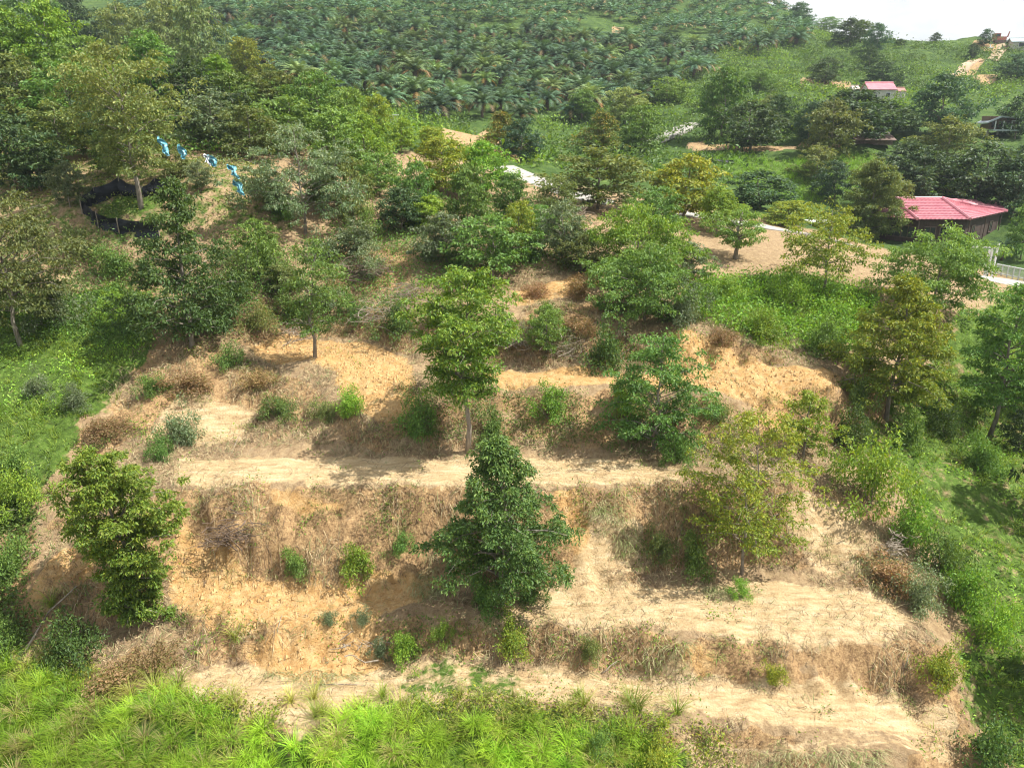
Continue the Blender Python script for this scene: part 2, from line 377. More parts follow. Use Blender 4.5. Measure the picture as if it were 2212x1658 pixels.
ZONES = {
 'soil': [
  [(395,1110),(460,1190),(560,1235),(700,1268),(860,1252),(960,1250),(900,1300),(800,1340),(600,1350),(480,1350),(380,1320),(360,1230),(380,1170)],
  [(60,1290),(120,1200),(235,1140),(260,1180),(230,1230),(120,1280),(60,1310)],
  [(480,1400),(600,1370),(720,1350),(830,1360),(830,1430),(700,1470),(560,1440)],
  [(540,745),(640,722),(780,735),(880,775),(900,830),(840,850),(740,800),(580,785)],
  [(740,780),(870,800),(900,870),(860,930),(780,890),(720,830)],
  [(1440,740),(1500,722),(1620,765),(1760,800),(1820,805),(1800,850),(1700,880),(1690,960),(1640,960),(1640,880),(1560,845),(1440,835)],
  [(1110,625),(1220,605),(1300,570),(1310,600),(1240,640),(1120,660)],
  [(1060,800),(1300,800),(1480,805),(1480,835),(1300,832),(1060,832)],
  [(540,1060),(760,1070),(740,1110),(600,1100)],
  [(1190,1060),(1250,1050),(1270,1150),(1240,1200),(1200,1130)],
  [(1480,1400),(1540,1400),(1530,1465),(1460,1460)],
 ],
 'path': [
  [(330,1495),(420,1440),(600,1425),(900,1440),(1200,1440),(1500,1450),(1800,1475),(2060,1510),(2060,1600),(1800,1570),(1500,1540),(1200,1520),(900,1525),(700,1560),(600,1560)],
  [(385,990),(700,985),(1000,990),(1250,985),(1480,1000),(1480,1035),(1250,1045),(1000,1055),(700,1050),(385,1045)],
  [(1180,1270),(1400,1265),(1650,1255),(1900,1280),(2000,1350),(1900,1395),(1700,1388),(1450,1360),(1200,1345),(1000,1345)],
  [(640,1560),(700,1560),(690,1610),(640,1610)],
  [(1250,1130),(1380,1140),(1420,1230),(1300,1260),(1220,1230)],
  [(1700,1060),(1860,1090),(1900,1220),(1760,1240),(1700,1160)],
  [(1440,1590),(1800,1590),(2080,1620),(2050,1658),(1500,1658)],
  [(100,600),(200,590),(240,610),(130,625)],
  [(400,840),(560,880),(520,950),(390,960),(310,940)],
 ],
 'green': [
  [(1760,985),(1850,1000),(1960,1060),(2010,1200),(2070,1330),(2100,1390),(2050,1470),(2080,1560),(2110,1658),(2400,1658),(2400,640),(2150,660),(1900,880)],
  [(1480,610),(1700,590),(1900,630),(1880,740),(1800,780),(1700,760),(1600,730),(1500,690)],
  [(-200,640),(120,640),(260,600),(330,640),(330,730),(290,780),(250,850),(160,950),(120,1010),(60,1150),(-200,1300)],
  [(-200,1380),(100,1440),(200,1500),(330,1500),(600,1565),(700,1620),(730,1540),(830,1510),(1100,1530),(1300,1550),(1450,1600),(1520,1700),(2100,1720),(2100,1800),(-200,1800)],
  [(200,480),(330,470),(360,450),(340,400),(220,430)],
  [(1500,330),(1700,350),(1900,330),(1850,430),(1700,430),(1560,380)],
  [(860,1440),(1200,1450),(1150,1490),(900,1480)],
 ],
}
BANKS = [[(410,1060),(560,1065),(740,1080),(880,1090),(940,1120),(900,1210),(700,1225),(560,1190),(450,1120)],
         [(280,800),(480,800),(700,830),(760,900),(850,930),(860,970),(420,965),(330,900)],
         [(900,1350),(1400,1365),(1480,1380),(1460,1430),(900,1425)], [(1540,1385),(1980,1400),(2000,1480),(1540,1455)],
         [(1240,1060),(1420,1050),(1700,1050),(1880,1120),(1900,1200),(1620,1210),(1400,1220),(1240,1150)],
         [(380,1350),(700,1350),(680,1400),(400,1400)], [(900,840),(1500,845),(1640,860),(1600,960),(900,970)],
         [(160,960),(300,850),(330,900),(380,960),(180,990)], [(700,560),(880,560),(900,640),(700,650)], [(900,670),(1290,665),(1290,780),(1000,770)], [(1460,1600),(2060,1620),(2060,1658),(1460,1658)],
         [(130,640),(320,620),(560,660),(560,730),(400,780),(280,760)]]
ZONES['bank'] = BANKS
ZP = {k: [poly_xy(p) for p in v] for k, v in ZONES.items()}
# edge-softened zone masks on the sheet
mask = {}
for k, polys in ZP.items():
    acc = np.zeros(len(GX))
    near = (np.abs(GA.ravel()) < 0.9) & (GY > 10)
    idx = np.nonzero(near)[0]
    wob, q_ = (1.1, 1.0) if k == 'green' else (.4, .4)
    for dx, dy in ((0, 0), (.5, .1), (-.5, -.1), (.1, .5), (-.1, -.5), (.9, .6), (-.9, -.6), (.7, -.9), (-.7, .9), (0, .25)):
        xx = GX[idx]+dx*q_ + wob*fbm(GX[idx]*.8, GY[idx]*.8, 3, 11); yy = GY[idx]+dy*q_ + wob*fbm(GX[idx]*.8, GY[idx]*.8, 3, 23)
        hit = np.zeros(len(idx), bool)
        for P in polys: hit |= inside(P, xx, yy)
        acc[idx] += hit*.1
    mask[k] = acc
RR = GR.ravel()
dzr = np.gradient(GZ, RAD, axis=1); dza = (np.roll(GZ, -1, 0)-np.roll(GZ, 1, 0))/np.maximum(GR*(np.roll(ANG, -1)-np.roll(ANG, 1))[:, None] % (2*math.pi*GR), .02)
steep = np.hypot(dzr, dza).ravel()
bank = np.clip((steep-.52)/.35, 0, 1)*np.clip((50-RR)/8., 0, 1)*(RR > 17)*(np.abs(GA.ravel()) < .75)*(1-mask['green'])
mask['bank'] = np.maximum(bank, .55*mask['bank']*np.clip((steep-.3)/.3, 0, 1))
for P_ in ([(270,775),(480,755),(600,800),(700,840),(650,900),(480,880),(330,880)], [(155,965),(290,850),(350,880),(330,930),(230,990)], [(540,650),(900,640),(900,730),(700,725),(560,720)], [(690,520),(890,530),(890,620),(700,615)], [(1120,665),(1300,655),(1300,780),(1150,780)], [(400,1060),(580,1060),(600,1190),(520,1190),(440,1110)]):
    mask['bank'] = np.maximum(mask['bank'], .75*inside(poly_xy(P_), GX+.8*fbm(GX*.7, GY*.7, 3, 103), GY+.8*fbm(GX*.7, GY*.7, 3, 107)))
BM = mask['bank'].reshape(na, nr)
farm = np.clip((RR-72 + 14*fbm(GX*.05, GY*.05, 3, 5))/14., 0, 1)
DIRT = [poly_xy(p) for p in [
  [(2050,170),(2100,135),(2150,115),(2170,95),(2165,110),(2120,140),(2070,175)], [(2100,95),(2150,88),(2165,110),(2120,112)], [(2110,165),(2150,165),(2160,178),(2115,180)],
  [(940,280),(1050,275),(1110,330),(1140,360),(1080,345),(960,315)], [(1725,173),(1790,171),(1860,182),(1800,189),(1725,186)], [(1320,60),(1350,60),(1350,70),(1320,70)],
  [(1580,355),(1720,360),(1860,380),(1860,392),(1720,375),(1580,365)], [(1480,305),(1640,318),(1830,300),(1840,308),(1640,330),(1480,318)]]]
hit = np.zeros(len(GX), bool)
for P in DIRT: hit |= inside(P, GX + 1.2*fbm(GX*.3, GY*.3, 3, 31), GY + 1.2*fbm(GX*.3, GY*.3, 3, 37))
clr_ = inside(poly_xy([(-60,340),(300,350),(520,335),(600,400),(640,500),(330,530),(150,530),(-60,560)]), GX, GY); mask['green'] = np.maximum(mask['green'], .47*clr_); lawn = inside(poly_xy([(1500,330),(1700,350),(1900,330),(1860,420),(1720,440),(1580,400)]), GX, GY); farm = np.where(hit | lawn, 0, farm); mask['green'] = np.where(lawn, 1.0, mask['green']); mask['soil'] = np.where(hit, .45, mask['soil'])
# relief: clods on bare soil, hummocks under vegetation, rills on the banks
nearw = np.clip((75-RR)/40., 0, 1)
gz = GZ.ravel().copy()
gz += nearw*(.20*fbm(GX*.35, GY*.35, 4, 41) + (.10+.16*mask['bank'])*fbm(GX*1.6, GY*1.6, 4, 43))
gz += nearw*mask['bank']*.16*np.abs(fbm(GX*2.4, GY*.9, 3, 67))
gz += nearw*mask['green']*.45*np.abs(fbm(GX*.9, GY*.9, 3, 69))
step = np.clip((GX-30)/20, 0, 1)*np.clip((GY-140)/20, 0, 1)*np.clip((255-GY)/20, 0, 1)
gz += step*.75*np.sin(2*math.pi*gz/3.6 + 1.2*fbm(GX*.03, GY*.03, 2, 73))
gz += nearw*mask['soil']*(.09*np.abs(fbm(GX*2.6, GY*2.6, 3, 47)) + .05*fbm(GX*7, GY*7, 2, 49))
gz += nearw*(1-mask['path'])*.07*fbm(GX*5, GY*5, 2, 53)
gz += farm*(1.6*fbm(GX*.09, GY*.09, 4, 59) + .7*np.abs(fbm(GX*.5, GY*.5, 3, 61)))
GZ = gz.reshape(na, nr)
ctr = len(GX); VV = np.vstack([np.column_stack([GX, GY, gz]), [[0, 0, float(height(0.01, 0.01)[0])]]])
ii = np.arange(na); jj = np.arange(nr-1)
I, J = np.meshgrid(ii, jj, indexing='ij'); I2 = (I+1) % na
quads = np.stack([I*nr+J, I*nr+J+1, I2*nr+J+1, I2*nr+J], -1).reshape(-1, 4)
tris = np.stack([np.full(na, ctr), ii*nr, ((ii+1) % na)*nr], -1)
mask['green'] = np.where((GX > 10) & (GY < 42), mask['green']*.68, mask['green'])
zc = np.column_stack([mask['soil'], mask['green'], mask['path'], farm]); zc = np.vstack([zc, [[0, 1, 0, 0]]])
# winding so that normals point up
loops = np.concatenate([quads.ravel(), tris.ravel()])
fp = np.concatenate([np.full(len(quads), 4), np.full(len(tris), 3)])
gme = mesh_np('ground', VV, fp, loops, zc, [M_GROUND], smooth=True)
ba = gme.attributes.new('bank', 'FLOAT', 'POINT'); ba.data.foreach_set('value', np.append(mask['bank'], 0).astype(np.float32))
ground = tag(link('ground', gme), 'terraced hillside of bare sandy soil rising to green hills', kind='structure')

# ------------------------------------------------------------------ foliage builders
def unit(a): return a/np.maximum(np.linalg.norm(a, axis=-1, keepdims=True), 1e-9)

def leaf_quads(r, pos, out, size, droop=.5, ratio=.42, spread=.8):
    """one four-cornered blade per position, tip pointing outwards and down"""
    n = len(pos)
    a = unit(out*.7 + r.normal(size=(n, 3))*spread + np.array([0, 0, -droop]))
    s = unit(np.cross(a, r.normal(size=(n, 3))*.6 + np.array([0, 0, 1.0])))
    l = size*r.uniform(.7, 1.3, (n, 1)); w = l*ratio*r.uniform(.8, 1.2, (n, 1))
    nrm = np.cross(s, a)
    v0 = pos; v2 = pos + a*l + np.array([0, 0, -1])*l*.12
    mid = pos + a*l*.5
    v1 = mid + s*w*.5 + nrm*w*.15; v3 = mid - s*w*.5 + nrm*w*.15
    return np.stack([v0, v1, v2, v3], 1)

def quads_mesh(name, Q, C, mat):
    n = len(Q)
    return mesh_np(name, Q.reshape(-1, 3), np.full(n, 4), np.arange(n*4), np.repeat(C, 4, 0), [mat])

PAL = {  # leaf colours: body, accent, share of accent
 'dark':   ((.055, .130, .024), (.12, .22, .038), .42),
 'green':  ((.080, .185, .030), (.15, .28, .045), .4),
 'bright': ((.12, .27, .025), (.22, .38, .035), .45),
 'yellow': ((.14, .24, .022), (.27, .34, .03), .45),
 'olive':  ((.10, .165, .038), (.18, .235, .05), .4),
 'rust':   ((.115, .18, .03), (.27, .225, .035), .22),
 'grey':   ((.10, .175, .065), (.20, .28, .13), .4),
 'blue':   ((.045, .12, .050), (.09, .18, .075), .35),
 'lime':   ((.10, .23, .022), (.22, .36, .034), .45),
 'deep':   ((.032, .080, .024), (.080, .145, .040), .40),
 'pale':   ((.14, .23, .06), (.23, .32, .09), .4),
 'dry':    ((.24, .18, .105), (.15, .18, .06), .3),
}
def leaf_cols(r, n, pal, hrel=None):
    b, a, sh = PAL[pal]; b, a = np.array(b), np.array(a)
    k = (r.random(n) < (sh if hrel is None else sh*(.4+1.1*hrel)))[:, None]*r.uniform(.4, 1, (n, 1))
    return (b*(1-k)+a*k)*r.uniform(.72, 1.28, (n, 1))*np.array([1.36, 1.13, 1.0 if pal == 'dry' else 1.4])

PROF = {
 'cone':  lambda t: np.interp(t, [0, .12, .25, .5, .75, .92, 1], [.72, .95, 1, .74, .44, .24, .10]),
 'round': lambda t: np.interp(t, [0, .2, .45, .7, .9, 1], [.62, .92, 1, .86, .55, .25]),
 'column':lambda t: np.interp(t, [0, .15, .4, .7, .9, 1], [.55, .85, 1, .85, .6, .3]),
 'top':   lambda t: np.interp(t, [0, .3, .5, .75, .92, 1], [.55, .62, .95, 1, .62, .25]),
 'umbrella': lambda t: np.interp(t, [0, .3, .6, .85, 1], [.35, .7, 1, .85, .4]),
}
def build_tree(seed, H, R, cb=.2, prof='round', pal='green', nbr=26, ncl=7, nleaf=22, leaf=.2, droop=.5, clr=.42, asym=.3, multi=1, up=(0.15, 0.9), trunk_r=None, dens=1.8, ls=.88):
    """returns (crown mesh, trunk mesh): limbs leave the trunk, leaf sprays sit along their outer part"""
    r = np.random.default_rng(seed); mb = MB()
    r0 = trunk_r or (.011*H+.02)
    lean = r.normal(size=2)*.03*H
    tp = []
    for i in range(7):
        t = i/6.; tp.append((lean[0]*t*t + r.normal()*.012*H*(0 < i), lean[1]*t*t + r.normal()*.012*H*(0 < i), H*.93*t - (.25 if i == 0 else 0)))
    tpa = np.array(tp)
    mb.tube(tp, [r0*(1.25 if i == 0 else 1)*(1-.85*i/6.)+.006 for i in range(7)], 7)
    def trunk_at(z):
        zz_ = tpa[:, 2]; return np.array([np.interp(z, zz_, tpa[:, 0]), np.interp(z, zz_, tpa[:, 1]), z])
    lob = r.uniform(1-asym, 1+asym, 9)
    pos, out, hr = [], [], []
    for i in range(nbr):
        if r.random() < .09: continue
        t = ((i+r.uniform(.1, .9))/nbr); az = i*2.39996 + r.uniform(-.4, .4)
        L = R*PROF[prof](t)*lob[int((az % 6.283)/6.2832*9) % 9]*r.uniform(.72, 1.12)
        z1 = H*(cb + (1-cb)*t*.96); el = up[0]+(up[1]-up[0])*t
        rise = math.tan(min(el, 1.15))*L*.55
        z0 = max(z1 - rise, H*.06)
        base = trunk_at(min(z0, H*.9)); d = np.array([math.cos(az), math.sin(az)])
        tip = np.array([base[0]+d[0]*L, base[1]+d[1]*L, z1 - .08*L])
        side = np.array([-d[1], d[0], 0])*L*r.normal()*.08
        bp = [base, base*.62+tip*.38+side+np.array([0, 0, .10*L]), base*.25+tip*.75+side+np.array([0, 0, .09*L]), tip]
        rb = max(.30*r0*(1.1-.7*t), .007)
        mb.tube(bp, [rb*1.4, rb, rb*.65, rb*.3], 4)
        bpa = np.array(bp)
        m = max(2, int(ncl*(.35+.65*L/R)))
        for k in range(m):
            s = .28+.75*(k+r.random())/m; s = min(s, 1.0)
            q = s*3; j = min(int(q), 2); c = bpa[j]*(1-(q-j))+bpa[j+1]*(q-j)
            c = c + r.normal(size=3)*np.array([.14, .14, .10])*L*.9
            rc = clr*r.uniform(.6, 1.15)
            nl = max(4, int(nleaf*dens*r.uniform(.6, 1.3)))
            o = unit(r.normal(size=(nl, 3))); o[:, 2] = np.abs(o[:, 2])*.9-.25
            p = c + o*rc*r.random((nl, 1))**.45*np.array([1, 1, .7])
            pos.append(p); out.append(unit(o + .5*np.array([d[0], d[1], 0]))); hr.append(np.full(nl, t))
    # leader
    for k in range(max(2, ncl//2)):
        c = trunk_at(H*.93) + np.array([0, 0, H*.05*k/ncl]) + r.normal(size=3)*clr*.4
        nl = nleaf; o = unit(r.normal(size=(nl, 3))); p = c + o*clr*.8*r.random((nl, 1))**.5
        pos.append(p); out.append(o); hr.append(np.ones(nl))
    pos, out, hr = np.concatenate(pos), np.concatenate(out), np.concatenate(hr)
    Q = leaf_quads(r, pos, out, leaf*ls, droop, .44)
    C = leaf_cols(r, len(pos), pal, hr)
    return quads_mesh('crown', Q, C, M_LEAF), mb.mesh('trunk', M_BARK, True)

def place_tree(name, meshes, p, label, cat, group, sc=(1, 1, 1), rz=0.0):
    e = empty(name, p, rz, sc); tag(e, label, cat, group)
    link('trunk', meshes[1], e); link('crown', meshes[0], e)
    return e

def measure(u, vb, vt, hw):
    """foot point, height and half width of what stands at (u, vb), reaches up to vt and is hw wide to each side"""
    p = ground_at(u, vb); r = ray(u, vt); ztop = CAMZ + r[2]/r[1]*p[1]
    d = p[1]*COS-(p[2]-CAMZ)*SIN
    return p, max(ztop-p[2], .3), hw*d/F

# ------------------------------------------------------------------ the orchard trees that stand out one by one
ORCH = 'orchard trees on the terraces'
HERO = [
 # u, foot, top, half width, options, label
 (1088,1305,936,126, dict(prof='cone', pal='dark', cb=.15, nbr=82, ncl=10, nleaf=26, leaf=.19, clr=.36, asym=.14, up=(.05, .8)), 'dense dark green cone-shaped tree at the front of the lower terrace'),
 (300,1335,948,104, dict(prof='top', pal='lime', cb=.03, nbr=84, ncl=10, nleaf=28, leaf=.19, clr=.34, asym=.18, up=(.3, 1.05)), 'yellow-green tree beside the orange soil heap, front left'),
 (1603,1240,890,122, dict(prof='column', pal='yellow', cb=.2, nbr=56, ncl=8, nleaf=17, leaf=.19, clr=.36, asym=.2, trunk_r=.06), 'airy yellow-green tree with slim trunk on the lower terrace, right of the dark cone tree'),
 (1010,975,567,130, dict(prof='top', pal='lime', cb=.34, nbr=64, ncl=9, nleaf=24, leaf=.22, clr=.44, asym=.15), 'tall full green tree with bare pale trunk on the middle terrace'),
 (1412,970,708,112, dict(prof='column', pal='green', cb=.06, nbr=46, ncl=8, nleaf=22, leaf=.21, clr=.42, asym=.25), 'green tree leafy almost to the ground on the middle terrace'),
 (1915,905,590,124, dict(prof='cone', pal='yellow', cb=.17, nbr=66, ncl=9, nleaf=27, leaf=.23, clr=.46, asym=.18), 'golden-topped tree with straight dark trunk at the right end of the terraces'),
 (2133,950,602,98, dict(prof='column', pal='green', cb=.22, nbr=50, ncl=9, nleaf=22, leaf=.24, clr=.46, asym=.2), 'tall tree with long bare trunk at the right edge of the grass slope'),
 (1393,692,522,125, dict(prof='round', pal='green', cb=.12, nbr=48, ncl=9, nleaf=24, leaf=.23, clr=.5, asym=.15), 'broad rounded grey-green tree above the middle terrace bank'),
 (680,772,507,80, dict(prof='top', pal='green', cb=.2, nbr=34, ncl=7, nleaf=16, leaf=.22, clr=.42, asym=.35), 'slender open tree by the orange cut, left of the tall full tree'),
 (415,750,374,112, dict(prof='cone', pal='dark', cb=.1, nbr=52, ncl=9, nleaf=24, leaf=.25, clr=.5, asym=.4), 'tall dark tree with pointed top in front of the black net fence'),
 (45,745,398,145, dict(prof='round', pal='olive', cb=.22, nbr=52, ncl=9, nleaf=22, leaf=.25, clr=.55, asym=.2), 'broad olive tree cut by the left edge below the net fence'),
 (660,505,264,122, dict(prof='round', pal='grey', cb=.22, nbr=46, ncl=8, nleaf=22, leaf=.26, clr=.6, asym=.25), 'grey-green spreading tree just right of the blue sheets'),
 (305,447,82,140, dict(prof='top', pal='olive', cb=.22, nbr=50, ncl=9, nleaf=24, leaf=.28, clr=.7, asym=.3, trunk_r=.16), 'largest tree with bare grey trunk inside the black net fence'),
 (1588,560,450,56, dict(prof='umbrella', pal='green', cb=.3, nbr=20, ncl=7, nleaf=22, leaf=.22, clr=.42, asym=.4, trunk_r=.16), 'small gnarled tree with pale crooked limbs on the bare flat'),
 (1778,632,442,112, dict(prof='round', pal='yellow', cb=.28, nbr=36, ncl=8, nleaf=16, leaf=.24, clr=.5, asym=.25), 'open yellow-olive tree with dark forked trunk on the weedy slope'),
 (2012,668,490,118, dict(prof='round', pal='green', cb=.08, nbr=46, ncl=9, nleaf=26, leaf=.24, clr=.55, asym=.12), 'dense round green tree in front of the red-roofed house'),
 (1874,512,338,66, dict(prof='column', pal='olive', cb=.0, nbr=60, ncl=9, nleaf=30, leaf=.34, clr=.7, asym=.25), 'lumpy olive-brown tree covering the left end of the red roof'),
 (1735,985,843,62, dict(prof='round', pal='yellow', cb=.15, nbr=24, ncl=6, nleaf=18, leaf=.19, clr=.32, asym=.35), 'young light green tree at the top of the orange ramp'),
 (1375,590,442,125, dict(prof='round', pal='bright', cb=.04, nbr=44, ncl=9, nleaf=26, leaf=.24, clr=.55, asym=.15), 'wide mound-shaped bright green tree on the knoll'),
]
for k, (u, vb, vt, hw, o, lab) in enumerate(HERO):
    p, H, R = measure(u, vb, vt, hw)
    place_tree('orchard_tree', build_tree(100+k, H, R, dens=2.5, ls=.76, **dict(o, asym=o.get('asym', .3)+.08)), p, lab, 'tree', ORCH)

# ------------------------------------------------------------------ other trees from a few mesh families, each placed on its own
TH, TR = 6.0, 2.6
TPL = {}
def tpl(key, **o): TPL[key] = [build_tree(500+hash2(np.array([len(TPL)*7+k]), np.array([3]), 1)[0]*9999, TH, TR, **o) if False else build_tree(500+len(TPL)*11+k, TH, TR, **o) for k in range(2)]
for pal in ('green', 'olive', 'bright', 'yellow', 'grey', 'blue', 'rust', 'pale', 'deep'):
    tpl(pal, prof={'yellow': 'column', 'pale': 'column', 'rust': 'cone', 'blue': 'round'}.get(pal, 'round'), pal=pal, cb=.13, nbr=38, ncl=8, nleaf=15, leaf=.33, clr=.5, asym=.3)
cnt = {}
def forest(entries, name, group):
    for e in entries:
        u, vb, vt, hw, pal, lab = e
        p, H, R = measure(u, vb, vt, hw)
        if pal == 'dark': pal = 'deep'
        k = cnt.get(pal, 0); cnt[pal] = k+1
        m = TPL[pal][k % 2]
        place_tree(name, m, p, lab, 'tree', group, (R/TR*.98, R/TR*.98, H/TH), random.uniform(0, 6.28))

WOOD = 'trees on the wooded hill at left'
forest([
 (15,175,5,80,'green','leafy tree at the top left corner of the wooded hill'),
 (118,180,-5,70,'bright','light large-leaved tree at the top of the wooded hill, second from the left corner'),
 (205,205,75,65,'green','green tree on the crest of the wooded hill below the palms'),
 (372,150,-10,62,'pale','tall feathery pale tree rising from the crest before the palms'),
 (440,175,-15,60,'pale','taller feathery pale tree beside the yellow-green one on the crest'),
 (537,190,78,48,'yellow','slim yellow-green tree standing out on the crest before the palms'),
 (475,205,118,52,'bright','small bright tree between the feathery and the yellow-green tree'),
 (330,200,62,58,'green','round green tree on the crest left of the feathery trees'),
 (-35,130,-40,80,'dark','dark tree cut by the top left corner'),
 (72,120,-45,70,'green','tall green tree filling the top edge near the left corner'),
 (170,120,-20,60,'dark','dark tree at the top edge left of the feathery trees'),
 (270,130,5,55,'olive','olive tree at the top edge just left of the feathery trees'),
 (90,412,305,55,'dark','dark tree behind the half-bare one by the net fence'),
 (245,378,280,52,'green','green tree shading the slope above the net fence'),
 (385,385,315,38,'olive','small olive tree between the bare-trunked giant and the forked tree'),
 (600,455,385,42,'grey','grey low tree right under the lowest turquoise sheet'),
 (60,285,115,85,'olive','olive tree in the second row of the wooded hill near the left edge'),
 (165,300,128,85,'green','full green tree in the second row left of the bare-trunked giant'),
 (-20,260,100,70,'dark','dark tree cut by the left edge in the second row of the wooded hill'),
 (505,270,150,70,'green','green tree right of the bare-trunked giant, second row'),
 (595,262,150,68,'olive','olive tree below the yellow-green one on the wooded hill'),
 (420,300,125,85,'dark','dark tree behind the crown of the bare-trunked giant'),
 (690,285,150,70,'green','green tree on the hill shoulder below the palms'),
 (755,325,185,58,'green','rounded tree at the right shoulder of the wooded hill'),
 (812,305,200,40,'yellow','yellowish tree at the right end of the wooded hill'),
 (35,420,232,95,'dark','big dark tree at the left edge level with the blue sheets'),
 (135,350,215,80,'olive','olive tree left of the bare-trunked giant, front row'),
 (235,335,190,70,'dark','dark tree in the shade left of the bare-trunked giant'),
 (465,325,195,80,'grey','silvery tree above the blue sheets'),
 (545,345,225,65,'olive','olive tree just above the middle blue sheet'),
 (630,335,205,78,'green','green tree above the spreading grey-green tree'),
 (725,372,225,70,'green','full tree at the right foot of the wooded hill'),
 (790,372,240,55,'bright','bright tree at the far right foot of the wooded hill'),
 (152,447,348,40,'grey','small half-bare tree outside the left side of the net fence'),
 (434,413,345,32,'grey','small forked tree right of the net fence under the blue sheets'),
 (575,420,360,40,'olive','low tree beside the lowest blue sheet'),
 ], 'forest_tree', WOOD)
KNOLL = 'trees on the cleared knoll'
forest([
 (820,425,328,58,'green','tree with forked bare trunk at the left of the cleared knoll'),
 (868,330,252,38,'bright','bright green narrow tree beside the red cut bank'),
 (935,335,272,45,'yellow','yellowish tree in front of the red cut bank'),
 (965,420,292,70,'yellow','pale yellow-green tree in the middle of the cleared knoll'),
 (1045,432,300,66,'bright','light green tree below the dark pair by the red bank'),
 (1010,492,352,58,'green','green tree with thin trunk in the centre of the knoll'),
 (905,482,345,45,'green','narrow tree left of the centre of the knoll'),
 (1105,482,372,52,'green','leafy tree just left of the concrete road bend'),
 (868,505,402,58,'dark','dark bushy tree at the left edge of the cleared knoll'),
 (965,570,455,62,'grey','grey-green bushy tree above the tall full terrace tree'),
 (1065,602,460,85,'green','wide bushy tree right above the tall full terrace tree'),
 (1120,545,432,46,'yellow','small yellow-green tree beside the heap of grey brushwood'),
 (765,485,335,45,'olive','olive tree right of the spreading grey-green tree'),
 (1290,452,315,108,'olive','wide dark olive tree beyond the concrete road'),
 (1090,335,238,58,'rust','brownish tree by the red cut bank'),
 (1125,350,252,46,'blue','bluish green tree with short trunk at the right end of the red bank'),
 (1300,335,238,60,'rust','brown-green tree in the dip before the palms'),
 (1385,335,225,62,'green','fresh green tree in the dip before the palms'),
 (1475,475,332,88,'yellow','yellow-green tree mass on the right shoulder of the knoll'),
 (1548,505,402,58,'bright','bright leafy tree behind the gnarled tree'),
 (1205,470,382,48,'olive','olive tree at the edge of the concrete road'),
 (1420,520,400,60,'green','green tree behind the mound-shaped bright tree'),
 (700,440,365,50,'green','leafy tree between the spreading grey-green tree and the forked one'),
 (770,560,470,48,'grey','grey-green tree at the left foot of the knoll above the reddish slope'),
 (930,500,420,48,'bright','fresh green young tree in the left middle of the knoll'),
 (1165,520,440,42,'green','young tree near the brushwood heap on the knoll'),
 (1255,590,505,50,'olive','olive tree left beside the mound-shaped bright tree'),
 (560,560,470,52,'green','tree between the tall dark tree and the slender open tree'),
 (1490,600,520,48,'grey','grey-green tree right below the mound-shaped bright tree'),
 (610,640,570,45,'olive','small olive tree just left of the slender open tree'),
 (1180,760,655,40,'green','narrow green tree right of the tall full terrace tree'),
 (1215,565,430,62,'grey','dry greyish tree left of the mound-shaped bright tree'),
 ], 'knoll_tree', KNOLL)
VAL = 'trees in the valley beyond the house'
forest([
 (1560,300,142,60,'green','big green tree above the far road bend'),
 (1620,325,215,78,'dark','dark spreading tree on the grassy terrace beyond the road'),
 (1680,285,202,45,'dark','dark round tree right of the spreading tree on the grassy terrace'),
 (1640,448,365,82,'dark','low wide dark tree below the bright grass bank'),
 (1745,310,218,35,'blue','slim bluish tree on the grassy terrace'),
 (1788,345,215,68,'olive','olive tree left of the big valley tree'),
 (1842,303,190,100,'dark','biggest dark tree below the small red roof'),
 (1760,388,312,48,'olive','small olive tree at the end of the bright grass bank'),
 (1800,432,345,45,'blue','dark blue-green tree behind the lumpy olive-brown tree'),
 (1918,290,222,70,'dark','dark tree below and right of the small red roof'),
 (1960,402,305,80,'dark','dark tree above the red-roofed house'),
 (2022,292,155,72,'blue','big dark tree standing up against the terraced hill'),
 (2040,352,250,68,'olive','olive-dark tree left of the grey-roofed house'),
 (2192,300,198,45,'dark','dark tree at the right edge behind the grey-roofed house'),
 (2210,400,305,55,'blue','dark tree at the right edge below the grey-roofed house'),
 (1985,442,322,78,'dark','dark tree just behind the left end of the red roof'),
 (2105,442,305,95,'dark','broad dark tree behind the right end of the red roof'),
 (2185,470,335,80,'dark','dark tree right of the red roof'),
 (2012,432,385,66,'bright','light green flat-topped tree just behind the red roof'),
 (2275,1130,800,75,'dark','dark tree mostly outside the right edge, level with the lush edge strip'),
 (2285,1520,1260,80,'dark','dark tree mostly outside the right edge near the bottom'),
 (2300,900,640,80,'green','tree just outside the right edge beside the tall bare-trunked tree'),
 (2205,560,430,40,'green','tree at the right edge beside the white gate'),
 (2195,980,880,40,'dark','dark bush-like tree at the right edge below the tall bare-trunked tree'),
 (1700,490,432,60,'yellow','leafy light tree behind the concrete road near the white awning'),
 (1600,470,440,30,'bright','small bright tree between the gnarled tree and the valley'),
 ], 'valley_tree', VAL)
HILL = 'trees on the far hill'
